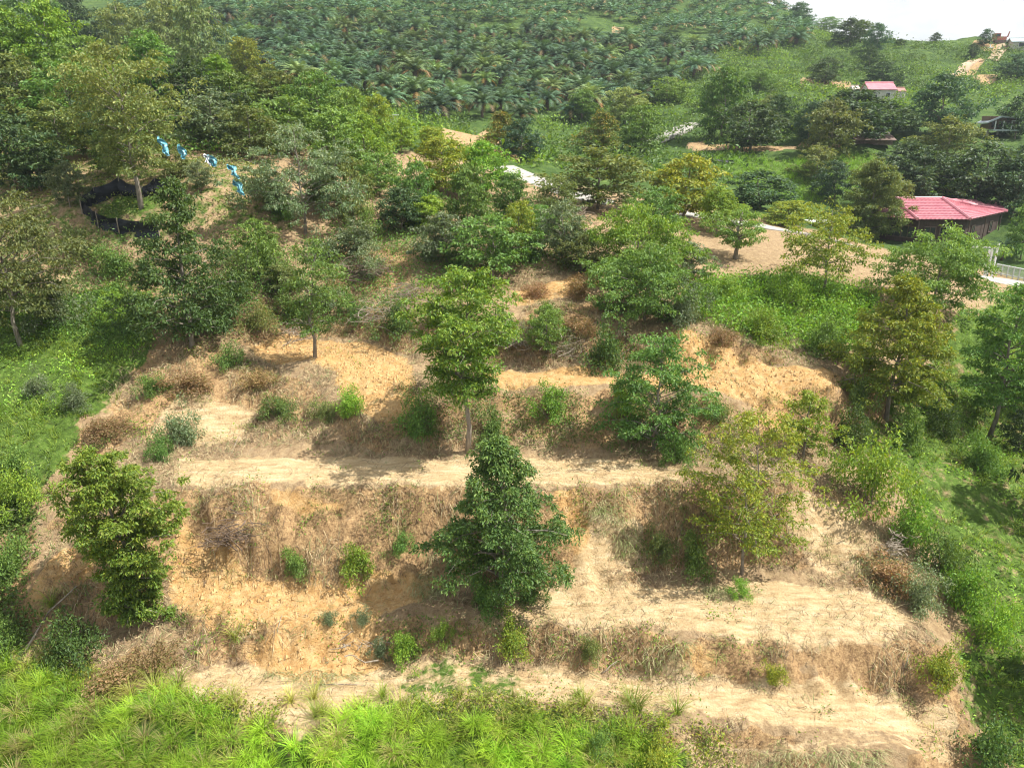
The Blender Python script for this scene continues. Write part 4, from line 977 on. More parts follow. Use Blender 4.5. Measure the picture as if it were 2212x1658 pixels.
SH = [
 (780,1240,1130,56,'bright','bright green leafy shrub on the bank left of the dark cone tree'),
 (1880,1090,965,95,'bright','large lush shrub at the top of the green edge strip'),
 (1960,1170,1050,70,'bright','lush shrub second from the top in the green edge strip'),
 (2030,1240,1130,75,'green','lush shrub in the middle of the green edge strip'),
 (2085,1310,1190,75,'bright','lush shrub low in the green edge strip beside the hay heap'),
 (2140,1390,1270,70,'bright','lowest lush shrub of the green edge strip at the right edge'),
 (2140,1660,1565,90,'dark','round dark green shrub in the bottom right corner'),
 (2190,1450,1380,30,'dark','dark shrub cut by the right edge'),
 (30,1040,880,62,'green','green shrub at the left edge below the grass slope'),
 (60,1100,1000,60,'bright','bright shrub at the left edge under the green one'),
 (20,1250,1080,70,'green','leafy shrub at the left edge beside the orange mound'),
 (15,1390,1260,50,'green','shrub at the left edge above the tall grass'),
 (390,950,872,58,'grey','heap of cut leafy branches on the left bank'),
 (350,985,925,40,'green','small heap of cut leafy branches under the bigger one'),
 (755,895,835,48,'bright','bright shrub left of the brown bush on the upper bank'),
 (905,930,815,58,'green','half-dry bush at the foot of the tall full tree'),
 (1065,950,835,55,'green','bush right of the pale trunk of the tall full tree'),
 (1190,905,842,58,'bright','bright weed clump on the bank between the two middle terrace trees'),
 (1310,795,690,68,'dark','dark green bush at the back of the middle terrace'),
 (150,1425,1265,85,'dark','dark leafy heap in the shade at lower left'),
 (240,1490,1410,75,'dry','brown heap of dried weeds beside the tall grass'),
 (340,1440,1380,60,'dry','low heap of dry grass right of the brown heap'),
 (710,1342,1305,25,'grey','small round weed clump left on the lower terrace edge'),
 (785,1348,1312,26,'grey','second small round weed clump on the lower terrace edge'),
 (880,1420,1352,50,'bright','fresh green weeds hanging over the lower bank'),
 (955,1385,1335,32,'bright','bright tuft on the lower terrace edge left of the dark cone tree shadow'),
 (1110,1405,1335,58,'yellow','leafy plant spilling over the bank below the dark cone tree'),
 (1600,1290,1258,34,'bright','cut green branch lying at the foot of the airy yellow-green tree'),
 (1930,1265,1190,75,'dry','hay-coloured heap of cut grass on the right of the lower terrace'),
 (1985,1310,1240,65,'grey','grey-green heap of cut grass beside the hay-coloured one'),
 (2030,1470,1385,60,'yellow','pale green weed clump at the right end of the lowest bank'),
 (1690,660,595,55,'bright','large-leaved bright plant below the open yellow-olive tree'),
 (640,690,625,60,'green','leafy bush below the slender open tree'),
 (760,690,620,45,'green','small leafy bush right of the slender open tree'),
 (240,700,620,50,'bright','bright bush on the ledge above the left grass slope'),
 (120,700,610,70,'grey','grey-green bush under the olive tree at left'),
 (300,700,610,45,'dark','dark bush left of the tall dark tree'),
 (480,700,590,65,'dark','dark bush right of the tall dark tree'),
 (420,700,600,50,'grey','silvery bush in front of the tall dark tree trunk'),
 (570,600,500,70,'green','leafy bush right of the net fence'),
 (250,590,520,60,'green','bush below the black net fence'),
 (790,520,445,50,'green','leafy bush at the left foot of the cleared knoll'),
 (1250,640,560,45,'dry','dry bush above the short orange path'),
 (1160,640,580,35,'dry','heap of dry cuttings left of the short orange path'),
 (1650,730,660,60,'bright','weedy bush above the orange ramp'),
 (1780,760,680,55,'green','grassy bush at the right of the orange ramp'),
 (1850,880,800,50,'dark','dark bush under the golden-topped tree'),
 (1830,960,850,65,'dark','big dark bush at the foot of the golden-topped tree'),
 (1960,960,860,60,'green','green bush behind the golden-topped tree trunk'),
 (2040,940,840,55,'dark','dark bush between the two tall right-hand trees'),
 (2120,1010,930,60,'green','green bush at the foot of the tall tree at the right edge'),
 (1460,1000,880,50,'green','bush at the foot of the leafy-to-the-ground tree'),
 (1500,1225,1130,60,'green','dark weedy bush left of the airy yellow-green tree'),
 (1560,740,690,40,'dry','dry weeds over the orange heap'),
 (1050,1310,1230,60,'green','weeds around the trunk of the dark cone tree'),
 (1150,1300,1230,45,'green','weeds right of the trunk of the dark cone tree'),
 (1420,1660,1590,60,'yellow','leafy clump at the right end of the tall grass'),
 (1290,1640,1560,55,'green','green clump in the tall grass near its right end'),
 (700,660,605,55,'grey','heap of wilted leafy branches right of the slender open tree'),
 (960,700,645,55,'green','leafy bush on the slope behind the tall full tree, left side'),
 (1090,735,670,55,'grey','grey-green bush on the slope behind the tall full tree, right side'),
 (1180,705,650,45,'olive','olive weeds on the slope below the short orange path'),
 (560,715,655,50,'olive','olive bush below the tree beside the slender open one'),
 (500,790,740,45,'green','green weeds at the left start of the upper orange cut'),
 (330,850,800,45,'green','green bush at the left end of the upper brown bank'),
 (600,900,850,50,'green','weedy clump in the middle of the upper brown bank'),
 (700,905,860,35,'olive','olive weeds left of the bright shrub on the upper bank'),
 (1350,900,840,50,'bright','bright weeds left of the leafy-to-the-ground tree'),
 (1540,900,850,45,'olive','olive weeds below the orange ramp'),
 (870,1190,1130,35,'green','small green bush right of the bright leafy shrub on the bank'),
 (1420,1200,1130,50,'olive','olive weeds under the sheaf of cut grass'),
 (1270,1420,1375,40,'olive','olive weeds on the dark lower bank'),
 (1670,1470,1410,35,'yellow','yellow-green plant at the foot of the right lower bank'),
 (820,1420,1370,30,'grey','grey-green weeds at the left end of the dark lower bank'),
 (80,850,800,40,'grey','grey-green scrub on the left grass slope'),
 (160,880,835,45,'grey','grey-green scrub in the middle of the left grass slope'),
 (520,640,545,70,'dark','dark undergrowth bush between the tall dark tree and the slender open tree'),
 (180,560,490,55,'olive','olive bush left below the black net fence'),
 (700,560,500,55,'grey','greyish bush below the spreading grey-green tree'),
 (800,600,540,55,'grey','cut leafy branches on the reddish slope'),
 (610,470,420,50,'green','bush below the lowest turquoise sheet'),
 (930,560,500,50,'grey','low grey-green bush left of the wide bushy knoll tree'),
 (1150,560,500,45,'green','low green bush right of the wide bushy knoll tree'),
 (1480,700,620,60,'grey','grey-green bush right of the broad rounded tree'),
 (1560,650,590,60,'bright','weedy bush at the left of the lush slope'),
 (1250,720,660,50,'dry','dry cut grass heap behind the middle terrace path'),
 (860,720,650,60,'dark','dark bush under the heap of grey cut branches'),
 (560,830,780,50,'dry','low dry heap on the upper left bank'),
 (420,840,780,60,'dry','brown dry heap at the left end of the upper bank'),
 (230,940,880,60,'dry','brown dry mound at the edge of the left grass slope'),
 (640,1235,1180,45,'green','low green weeds on the bank above the orange cut'),
]
for k, (u, vb, vt, hw, pal, lab) in enumerate(SH):
    p, H, R = measure(u, vb, vt, hw); m = SHT[pal][k % 2]
    e = empty('shrub', p, random.uniform(0, 6.28), (R*(1.2 if pal == 'dry' else 1.05), R, min(H, 1.45*R)*(.7 if pal == 'dry' else 1.0))); tag(e, lab, 'shrub', 'shrubs and heaps on the slopes')
    link('foliage', m[0], e); link('stems', m[1], e)

# ------------------------------------------------------------------ brushwood heaps and loose sticks
def brush_heap(u, vb, vt, hw, label, n=60, seed=0, mat=None):
    rr = np.random.default_rng(seed); p, H, R = measure(u, vb, vt, hw); mb = MB()
    for i in range(n):
        az = rr.uniform(0, 6.283); c = np.array([rr.normal()*R*.4, rr.normal()*R*.3, abs(rr.normal())*H*.4]); L = rr.uniform(.5, 1.1)*R
        d = np.array([math.cos(az), math.sin(az)*.6, rr.uniform(-.3, .35)]); a = c-d*L*.5; b = c+d*L*.5; a[2], b[2] = max(a[2], .0), max(b[2], .02)
        m = (a+b)/2 + rr.normal(size=3)*.1*L; rad = rr.uniform(.008, .03)
        mb.tube([a, m, b], [rad, rad*.8, rad*.35], 4)
    o = mb.build('brushwood_heap', mat or M_WOOD); o.location = p
    tag(o, label, 'brushwood', 'heaps of cut branches')
brush_heap(830,690,640,70,'heap of grey cut branches left of the tall full tree', 90, 1)
brush_heap(1225,765,715,75,'heap of brown branches behind the middle terrace path', 45, 2)
brush_heap(500,1175,1100,60,'dark dry brushwood over the orange cut', 110, 3, noisy('dark_twigs', (.10, .07, .05), (.22, .16, .12), 8))
brush_heap(1230,470,425,60,'brushwood heap in front of the dry greyish tree', 70, 4)
brush_heap(780,1400,1360,60,'loose sticks below the left part of the lower terrace edge', 26, 5)
brush_heap(1930,1200,1140,35,'bundle of pale sticks at the green edge strip', 60, 16)
brush_heap(880,640,610,60,'heap of twigs on the slope above the middle terrace', 40, 7)
brush_heap(790,600,545,75,'reddish-brown heap of cut branches on the slope below the grey-green knoll tree', 120, 21, noisy('brown_twigs', (.13, .085, .065), (.28, .20, .16), 8))
brush_heap(1130,745,700,60,'tangle of grey branches right of the tall full tree', 80, 22)
brush_heap(640,735,690,60,'low tangle of branches at the upper orange cut', 60, 23)
brush_heap(1240,520,470,65,'dark heap of cut branches left of the mound-shaped bright tree', 110, 24, noisy('dark_brush', (.09, .065, .05), (.20, .15, .12), 8))
STK = [((49,1417),(171,1287),.045,.75,'long bare pole leaning across the shaded heap at lower left'),
       ((525,1570),(565,1515),.02,.1,'thin pale stick at the edge of the tall grass'),
       ((820,1385),(835,1440),.025,.1,'stick standing at the bank below the lower terrace edge'),
       ((600,1365),(610,1330),.02,.1,'short stick upright in the loose orange soil'),
       ((700,1478),(790,1482),.02,.06,'thin stick lying on the lowest terrace'),
       ((1215,735),(1290,700),.03,.15,'pale forked branch behind the middle terrace path'),
       ((1255,745),(1275,790),.025,.12,'thin branch lying on the bank under the dark bush'),
       ((1060,545),(1110,545),.03,.08,'pale log lying on the knoll'),
       ((1300,1455),(1335,1430),.025,.1,'short pale branch at the foot of the lowest bank'),
       ((500,980),(520,940),.02,.1,'stick in the bank above the middle path at left'),
       ((1955,1440),(1965,1415),.02,.1,'pale twig on the right part of the lowest bank')]
for a, b, rad, lift, lab in STK:
    A, B = ground_at(*a), ground_at(*b); Mi = (A+B)/2; mb = MB()
    A2, B2 = A-Mi+np.array([0, 0, rad]), B-Mi+np.array([0, 0, rad+lift*.6]); Mid = np.array([0, 0, max(height(Mi[0], Mi[1])[0]-Mi[2], 0)+lift*.5+rad]) + rng.normal(size=3)*.02
    mb.tube([A2, (A2+Mid)/2+rng.normal(size=3)*.02, Mid, (B2+Mid)/2+rng.normal(size=3)*.02, B2], [rad, rad*.95, rad*.85, rad*.7, rad*.5], 6)
    o = mb.build('stick', M_WOOD, smooth=True); o.location = Mi; tag(o, lab, 'stick', 'loose sticks and poles')

# ------------------------------------------------------------------ concrete road and footpaths
M_CONC = noisy('concrete', (.30, .28, .25), (.45, .43, .39), 1.2, .9, .2)
M_DIRTPATH = noisy('trodden_earth', (.42, .30, .20), (.58, .45, .32), 1.0, .95, .3)
def road(name, pts, width, mat, label, lift=.08):
    P = [ground_at(u, v) for u, v in pts]; C = []
    for a, b in zip(P[:-1], P[1:]):
        k = max(2, int(np.linalg.norm((b-a)[:2])/1.0))
        for t in np.arange(k)/k: C.append(a*(1-t)+b*t)
    C.append(P[-1]); C = np.array(C)
    for _ in range(6): C[1:-1] = (C[:-2]+2*C[1:-1]+C[2:])/4
    d = unit(np.gradient(C[:, :2], axis=0)); s = np.column_stack([d[:, 1], -d[:, 0]]); mb = MB(); vs = []; fs = []; off = (-.5, -.17, .17, .5)
    for c, q in zip(C, s):
        zs = [height(c[0]+q[0]*width*o, c[1]+q[1]*width*o)[0] for o in off]; z = max(zs)*.6+sum(zs)/4*.4+lift
        vs += [(c[0]+q[0]*width*o, c[1]+q[1]*width*o, z) for o in off] + [(c[0]+q[0]*width*o, c[1]+q[1]*width*o, z-.5) for o in (-.5, .5)]
    for i in range(len(C)-1):
        a, b = i*6, i*6+6
        for k in range(3): fs.append((a+k, a+k+1, b+k+1, b+k))
        fs += [(a+4, a, b, b+4), (a+3, a+5, b+5, b+3)]
    mb.add(vs, fs); o = mb.build(name, mat, smooth=False); tag(o, label, kind='structure')
road('road', [(1085,362),(1110,374),(1150,388),(1192,404),(1240,424),(1320,440)], 3.2, M_CONC, 'concrete road over the knoll')
road('road', [(1440,455),(1500,466),(1580,478),(1640,488),(1700,500),(1760,510),(1840,530)], 3.8, M_CONC, 'concrete road behind the bare flat')
road('road', [(1395,312),(1425,303),(1450,292),(1475,278),(1500,266)], 3.4, M_CONC, 'far concrete road climbing beside the green bank')
road('footpath', [(2050,165),(2080,150),(2110,132),(2135,128),(2155,116),(2168,102),(2165,92)], 2.6, M_DIRTPATH, 'earth footpath up the far hill', .15)

# ------------------------------------------------------------------ red-roofed house
M_ROOF = noisy('red_roof_tile', (.45, .15, .19), (.56, .24, .27), 1.2, .5, .2, spec=.5)
M_TIMBER = noisy('dark_timber', (.045, .03, .025), (.085, .06, .05), 5, .8, .3, stretch=(3, 3, .3))
M_FRAME = noisy('window_frame', (.10, .07, .06), (.14, .10, .08), 8, .6, .1)
M_GLASS, _nt, _b = mat_base('dark_glass'); _b.inputs['Base Color'].default_value = (.02, .025, .03, 1); _b.inputs['Roughness'].default_value = .08
M_WHITE = noisy('white_paint', (.72, .73, .74), (.82, .82, .82), 4, .5, .05)
M_GREYROOF = noisy('grey_sheet_roof', (.38, .44, .46), (.48, .54, .56), 2, .4, .1, metal=.2)
def W3(u, v, Y): return from_uvY(u, v, Y)
eave_z = W3(2096, 474, 80)[2]
E = [W3(1890, 474, 83), W3(1982, 474, 80), W3(2096, 474, 80), W3(2173, 469, 87), W3(2150, 455, 97), W3(1900, 452, 99)]
for e in E: e[2] = eave_z
RL, RR_, R3 = W3(1929, 429, 87.5), W3(2035, 428.5, 87.5), W3(2090, 443, 91)
RL[2] = RR_[2]
house = empty('house', (E[1][0], E[1][1], height(E[1][0], E[1][1])[0])); HO = np.array(house.location)
tag(house, 'dark timber house with pinkish red tiled hip roof at the right', 'house')
def slope(a, b, c, d, parent, n=13):
    """tiled roof face a-b along the top, d-c along the eave: overlapping courses"""
    mb = MB(); a, b, c, d = [np.asarray(q, float)-HO for q in (a, b, c, d)]
    nrm = np.cross(b-a, d-a); nrm = nrm/np.linalg.norm(nrm); nrm = nrm if nrm[2] > 0 else -nrm
    for i in range(n):
        t0, t1 = i/n, (i+1)/n
        p0, p1, q0, q1 = a+(d-a)*t0, b+(c-b)*t0, a+(d-a)*t1, b+(c-b)*t1
        m = 24
        vs = []; fs = []
        for k in range(m+1):
            s = k/m; w = .02*math.cos(k*math.pi)
            vs += [p0+(p1-p0)*s+nrm*w, q0+(q1-q0)*s+nrm*(.07+w), q0+(q1-q0)*s+nrm*(w-.01)]
        for k in range(m): fs += [(k*3, k*3+3, k*3+4, k*3+1), (k*3+1, k*3+4, k*3+5, k*3+2)]
        mb.add(vs, fs)
    return mb.build('roof_slope', M_ROOF, parent)
def cap(pts, parent):
    mb = MB(); mb.tube([np.asarray(p)-HO+np.array([0, 0, .06]) for p in pts], .17, 6); return mb.build('ridge_cap', M_ROOF, parent)
mb = MB(); mb.add([tuple(np.asarray(p)-HO-np.array([0, 0, .12])) for p in E], [tuple(range(6))])
roof = mb.build('roof', M_TIMBER, house)
slope(RL, RL+np.array([.01, 0, 0]), E[1], E[0], roof); slope(RL, RR_, E[2], E[1], roof); slope(RR_, R3, E[3], E[2], roof)
slope(R3, RR_, E[4], E[3], roof, 8); slope(RR_, RL, E[5], E[4], roof); slope(RL, RL+np.array([.01, 0, 0]), E[0], E[5], roof, 8)
for pr in ([RL, E[1]], [RR_, E[2]], [RL, RR_], [RR_, R3], [R3, E[3]], [R3, E[4]], [RL, E[5]], [RL, E[0]]): cap(pr, roof)
cen = sum(E)/6; Wp = [cen+(e-cen)*.90 for e in E]; zb = min(height(p[0], p[1])[0] for p in Wp)-.6
mb = MB(); vs = []
for p in Wp: vs += [(p[0]-HO[0], p[1]-HO[1], zb-HO[2]), (p[0]-HO[0], p[1]-HO[1], eave_z-HO[2]-.1)]
mb.add(vs, [(2*i, 2*((i+1) % 6), 2*((i+1) % 6)+1, 2*i+1) for i in range(6)]); wall = mb.build('wall', M_TIMBER, house)
def wall_window(i, t, w, h, zc, parent):
    a, b = Wp[i]-HO, Wp[(i+1) % 6]-HO; d = (b-a); L = np.linalg.norm(d[:2]); d = d/L; nn = np.array([d[1], -d[0], 0]); ang = math.atan2(d[1], d[0])
    c = a+d*L*t; c = np.array([c[0], c[1], zc]) + nn*.05
    f = MB(); f.box(c+d*(-w/2), .09, .1, h, ang); f.box(c+d*(w/2), .09, .1, h, ang); f.box(c+np.array([0, 0, h/2]), w+.09, .1, .09, ang); f.box(c-np.array([0, 0, h/2]), w+.09, .14, .09, ang); f.box(c, .06, .08, h, ang)
    wo = f.build('window', M_FRAME, parent); g = MB(); g.box(c, w, .03, h, ang); g.build('pane', M_GLASS, wo)
for i, t, w in ((1, .25, 1.2), (1, .62, 1.6), (2, .22, .9), (2, .75, .9), (0, .4, 1.4), (0, .75, 1.4)): wall_window(i, t, w, 1.2, eave_z-HO[2]-1.5, house)
for i, t in ((2, .05), (2, .5), (2, .95), (1, .02)):
    a, b = E[i]-HO, E[(i+1) % 6]-HO; c = a+(b-a)*t; c = c + (cen-HO-c)*.05; mb = MB()
    mb.tube([(c[0], c[1], zb-HO[2]), (c[0], c[1], eave_z-HO[2]-.15)], .06, 6); mb.build('porch_post', M_FRAME, house)
# white awning left of it
p = W3(1768, 478, 79); gz0 = height(p[0], p[1])[0]
aw = empty('awning', (p[0], p[1], gz0)); tag(aw, 'small white awning left of the red-roofed house', 'awning')
mb = MB(); mb.box((0, 0, p[2]-gz0), 2.4, 2.2, .08); mb.build('canopy', M_WHITE, aw)
for sx in (-1, 1):
    for sy in (-1, 1):
        mb = MB(); mb.tube([(sx*1.1, sy*1.0, -.3), (sx*1.1, sy*1.0, p[2]-gz0)], .04, 6); mb.build('post', M_WHITE, aw)
# white gate frame and railing
def at_ground(u, v): return ground_at(u, v)
g0 = at_ground(2141, 600); d0 = g0[1]*COS-(g0[2]-CAMZ)*SIN; px = d0/F
gate = empty('gate', g0); tag(gate, 'white metal gate frame beside the round green tree', 'gate')
for dx, h in ((0, 74), (-9, 66), (-14, 60)):
    mb = MB(); mb.box((dx*px, .25*(-dx)*px, h*px/2), .14, .14, h*px); mb.build('post', M_WHITE, gate)
mb = MB(); mb.box((-18*px, 1.0, 62*px), 2.2, .12, .12, -.35); mb.build('beam', M_WHITE, gate)
A_, B_ = at_ground(2150, 592), at_ground(2250, 612)
rail = empty('railing', (A_+B_)/2); tag(rail, 'low white railing by the road at the right edge', 'railing'); RO = np.array(rail.location)
Mr = noisy('galvanised', (.55, .60, .63), (.68, .72, .74), 6, .45, .05, metal=.3)
for hgt_ in (.95, .12):
    mb = MB(); mb.tube([A_-RO+np.array([0, 0, hgt_]), B_-RO+np.array([0, 0, hgt_])], .05, 6); mb.build('rail', Mr, rail)
for i in range(9):
    c = A_+(B_-A_)*i/8-RO; mb = MB(); mb.box((c[0], c[1], c[2]+.45), .08, .08, 1.15); mb.build('post', Mr, rail)
for i in range(8):
    c0, c1 = A_+(B_-A_)*(i+.06)/8-RO, A_+(B_-A_)*(i+.94)/8-RO; mb = MB()
    for k in range(7):
        c = c0+(c1-c0)*k/6; mb.tube([c+np.array([0, 0, .12]), c+np.array([0, 0, .95])], .012, 4)
    mb.build('bar_panel', Mr, rail)
road('road', [(2125,602),(2160,606),(2230,622),(2300,640)], 3.0, M_CONC, 'concrete lane beside the low railing', .05)
# young coconut palm
p, H, R = measure(2163, 562, 515, 26)
cp = empty('coconut_palm', p); tag(cp, 'young coconut palm right of the red-roofed house', 'palm')
V, Fc, C = palm_mesh(77, nfr=15, nleaf=10, length=R*1.2); V = np.array(V)+np.array([0, 0, H*.6])
link('crown', mesh_np('crown', V, np.full(len(Fc), 3), np.array(Fc).ravel(), np.array(C)*1.3, [M_PALM]), cp)
mb = MB(); mb.tube([(0, 0, -.2), (.05, 0, H*.3), (0, 0, H*.62)], [.16, .12, .10], 7); mb.build('trunk', M_PALMBARK, cp, True)

# ------------------------------------------------------------------ the other buildings
# small red roof on the far hill
p = ground_at(1892, 222); d0 = p[1]*COS-(p[2]-CAMZ)*SIN; px = d0/F
def hut(name, label, p, w, dpt, hw_, rise, rz, wallm, roofm, gable_white=False):
    e = empty(name, p, rz); tag(e, label, 'house'); mb = MB(); mb.box((0, 0, hw_/2-.5), w*.9, dpt*.9, hw_+1.0); mb.build('wall', wallm, e)
    ro = MB(); t = .14
    for s in (-1, 1):
        vs = [(-w/2, 0, hw_+rise), (w/2, 0, hw_+rise), (w/2, s*dpt/2, hw_-.1), (-w/2, s*dpt/2, hw_-.1)]; vs += [(x, y, z-t) for x, y, z in vs]
        ro.add(vs, [(0, 1, 2, 3), (7, 6, 5, 4), (2, 3, 7, 6), (1, 2, 6, 5), (0, 3, 7, 4)])
    rf = ro.build('roof', roofm, e); c = MB(); c.tube([(-w/2, 0, hw_+rise+.03), (w/2, 0, hw_+rise+.03)], .12, 6); c.build('ridge_cap', roofm, rf)
    for s in (-1, 1):
        m2 = MB(); m2.add([(s*w*.451, -dpt*.45, hw_-.05), (s*w*.451, dpt*.45, hw_-.05), (s*w*.451, 0, hw_+rise-.12)], [(0, 1, 2)]); m2.build('gable', wallm, e)
    for k in (-1, 1):
        f = MB(); f.box((k*w*.22, -dpt*.45-.03, hw_*.55), w*.16, .1, 1.0); wo = f.build('window', M_WHITE, e)
        g = MB(); g.box((k*w*.22, -dpt*.45-.09, hw_*.55), w*.16-.16, .04, .84); g.build('pane', M_GLASS, wo)
    return e
M_CREAM = noisy('cream_wall', (.50, .47, .42), (.60, .57, .52), 3, .8, .1)
hut('house', 'small house with faded red roof among the trees on the far hill', p, 58*px, 6.0, 2.6, 1.3, -.12, M_CREAM, M_ROOF)
p = ground_at(1941, 214); hut('house', 'small reddish roof corner right of the small red-roofed house', p, 13*px*1.3, 3.0, 1.6, .6, -.1, M_CREAM, noisy('faded_roof', (.34, .17, .15), (.45, .24, .20), 3, .7, .2))
p = ground_at(1843, 212); hut('house', 'pale roof corner left of the small red-roofed house', p, 16*px, 3.0, 1.8, .6, -.1, M_CREAM, noisy('pale_roof', (.55, .45, .40), (.70, .60, .55), 3, .7, .2))
p = ground_at(2216, 108); hut('house', 'grey-roofed hut at the right end of the skyline', p, 9.0, 6, 2.0, 1.0, -.3, M_CREAM, M_GREYROOF)
# grey-roofed house on stilts
p = ground_at(2158, 296); d0 = p[1]*COS-(p[2]-CAMZ)*SIN; px = d0/F
sh = empty('stilt_house', p, -.25); tag(sh, 'brown timber house with pale grey sloping roof at the right edge', 'house')
M_BROWN = noisy('brown_cladding', (.16, .10, .075), (.24, .15, .11), 4, .7, .2, stretch=(3, 3, .4))
wv, hv = 62*px, 42*px; fl = 16*px
def bx_(name, m, par, *bs):
    q = MB()
    for c, a, b, h in bs: q.box(c, a, b, h)
    return q.build(name, m, par)
bx_('wall', M_BROWN, sh, ((0, 2, fl+13*px), wv*.78, 4.2, 26*px))
rf = MB(); t = .2
vs = [(-wv*.55, -1.4, hv-12*px), (-wv*.12, -1.4, hv+1*px), (wv*.62, -1.4, hv-3*px), (wv*.62, 5, hv-6*px), (-wv*.12, 5, hv-3*px), (-wv*.55, 5, hv-15*px)]
vs += [(x, y, z-t) for x, y, z in vs]
rf.add(vs, [(0, 1, 4, 5), (1, 2, 3, 4), (11, 10, 7, 6), (10, 9, 8, 7), (0, 6, 7, 1), (1, 7, 8, 2), (2, 8, 9, 3), (0, 5, 11, 6)]); rf.build('roof', M_GREYROOF, sh)
bx_('balcony_floor', M_GREYROOF, sh, ((wv*.05, -.9, fl-.12), wv*.8, 1.8, .24))
bx_('awning', M_WHITE, sh, ((wv*.42, -1.0, fl+17*px), wv*.3, 1.8, .12))
for x in (-.3, -.05, .2, .42): bx_('post', M_WHITE, sh, ((wv*x, -1.6, fl+8*px), .14, .14, 18*px))
for x in (-.32, 0, .32): bx_('stilt', M_CREAM, sh, ((wv*x, 1.0, fl/2-.6), .25, .25, fl+1.0))
for x in (-.26, -.04, .18):
    wo = bx_('window', M_FRAME, sh, ((wv*x, -.13, fl+10*px), 8*px, .1, 13*px)); bx_('pane', M_GLASS, wo, ((wv*x, -.2, fl+10*px), 6.6*px, .05, 11.6*px))
# weathered shed with pale sheets and a barrel
p = ground_at(1885, 312); d0 = p[1]*COS-(p[2]-CAMZ)*SIN; px = d0/F
shed = empty('shed', p, -.18); tag(shed, 'low weathered brown shed with pale sheets along its top, under the dark valley trees', 'shed')
M_RUST = noisy('weathered_sheet', (.16, .11, .09), (.27, .20, .17), 2.5, .8, .3)
bx_('wall', M_RUST, shed, ((0, 1.5, 8*px), 80*px, 3.0, 18*px))
ro = MB(); vs = [(-42*px, -1.2, 10*px), (42*px, -1.2, 10*px), (42*px, 3.4, 24*px), (-42*px, 3.4, 24*px)]; vs += [(x, y, z-.12) for x, y, z in vs]
ro.add(vs, [(0, 1, 2, 3), (7, 6, 5, 4), (0, 1, 5, 4), (1, 2, 6, 5), (2, 3, 7, 6), (3, 0, 4, 7)]); ro.build('roof', M_RUST, shed)
for x, w_ in ((-24, 7), (-8, 9), (6, 8), (22, 9), (34, 10)): bx_('pale_sheet', M_WHITE, shed, ((x*px, 3.0, 23.4*px), w_*px, .9, .14))
p2 = ground_at(1836, 306); mb = MB(); mb.tube([(0, 0, 0), (0, 0, .05), (0, 0, .45), (0, 0, .5), (0, 0, .95), (0, 0, 1.05)], [.33, .36, .34, .37, .34, .32], 14)
bl = mb.build('barrel', noisy('blue_plastic', (.04, .09, .25), (.06, .13, .33), 3, .4, .05), smooth=True); bl.location = p2; bl.scale = (1.5, 1.5, 1.8); tag(bl, 'blue barrel at the left end of the weathered shed', 'barrel')
# white frame behind the wooded hill
p = ground_at(852, 272); d0 = p[1]*COS-(p[2]-CAMZ)*SIN; px = d0/F
bo = empty('booth', p); tag(bo, 'tiny white open booth showing above the bright trees left of the red bank', 'booth')
bx_('roof', M_WHITE, bo, ((0, 0, 22*px), 17*px, 1.2, 2*px)); bx_('wall', M_WHITE, bo, ((-5*px, .2, 10*px), 6*px, .8, 20*px)); bx_('post', M_WHITE, bo, ((7*px, 0, 10*px), 2*px, .15, 21*px))
# skyline: white pole, rail, red machine
p = ground_at(2139, 104); mb = MB(); H = 5.2; mb.tube([(0, 0, -.3), (0, 0, 0), (-.35, 0, H*.5), (-.8, 0, H)], [.2, .16, .12, .10], 7)
po = empty('pole', p); tag(po, 'white leaning pole on the far hill beside the footpath', 'pole'); mb.build('shaft', M_WHITE, po, True); bx_('base', M_WHITE, po, ((0, 0, .1), 1.6, 1.0, .3))
A_, B_ = ground_at(1998, 93), ground_at(2050, 93); sr = empty('skyline_rail', (A_+B_)/2); RO = np.array(sr.location); tag(sr, 'thin pale rail along the right skyline', 'rail')
mb = MB(); mb.tube([A_-RO+np.array([0, 0, .9]), B_-RO+np.array([0, 0, 1.3])], .07, 5); mb.build('rail', M_WHITE, sr)
for i in range(4):
    c = A_+(B_-A_)*i/3-RO; mb = MB(); mb.tube([c-np.array([0, 0, .3]), c+np.array([0, 0, .9+.4*i/3])], .06, 5); mb.build('post', M_WHITE, sr)
p = ground_at(2157, 93); ex = empty('excavator', p); tag(ex, 'small rusty red machine with raised arm on the right skyline', 'machine')
M_RED = noisy('rusty_red', (.30, .10, .07), (.42, .17, .12), 3, .7, .2)
bx_('cab', M_RED, ex, ((-.9, 0, 1.6), 1.5, 1.4, 1.6)); bx_('body', M_RED, ex, ((.2, 0, 1.1), 2.6, 1.8, .9)); bx_('track', M_FRAME, ex, ((0, -.8, .3), 3.0, .5, .7), ((0, .8, .3), 3.0, .5, .7))
mb = MB(); mb.tube([(1.2, 0, 1.3), (2.2, 0, 1.6), (2.5, 0, 2.9)], [.25, .2, .14], 6); mb.build('arm', M_RED, ex); bx_('window', M_GLASS, ex, ((-.9, -.72, 1.9), 1.1, .06, .7))

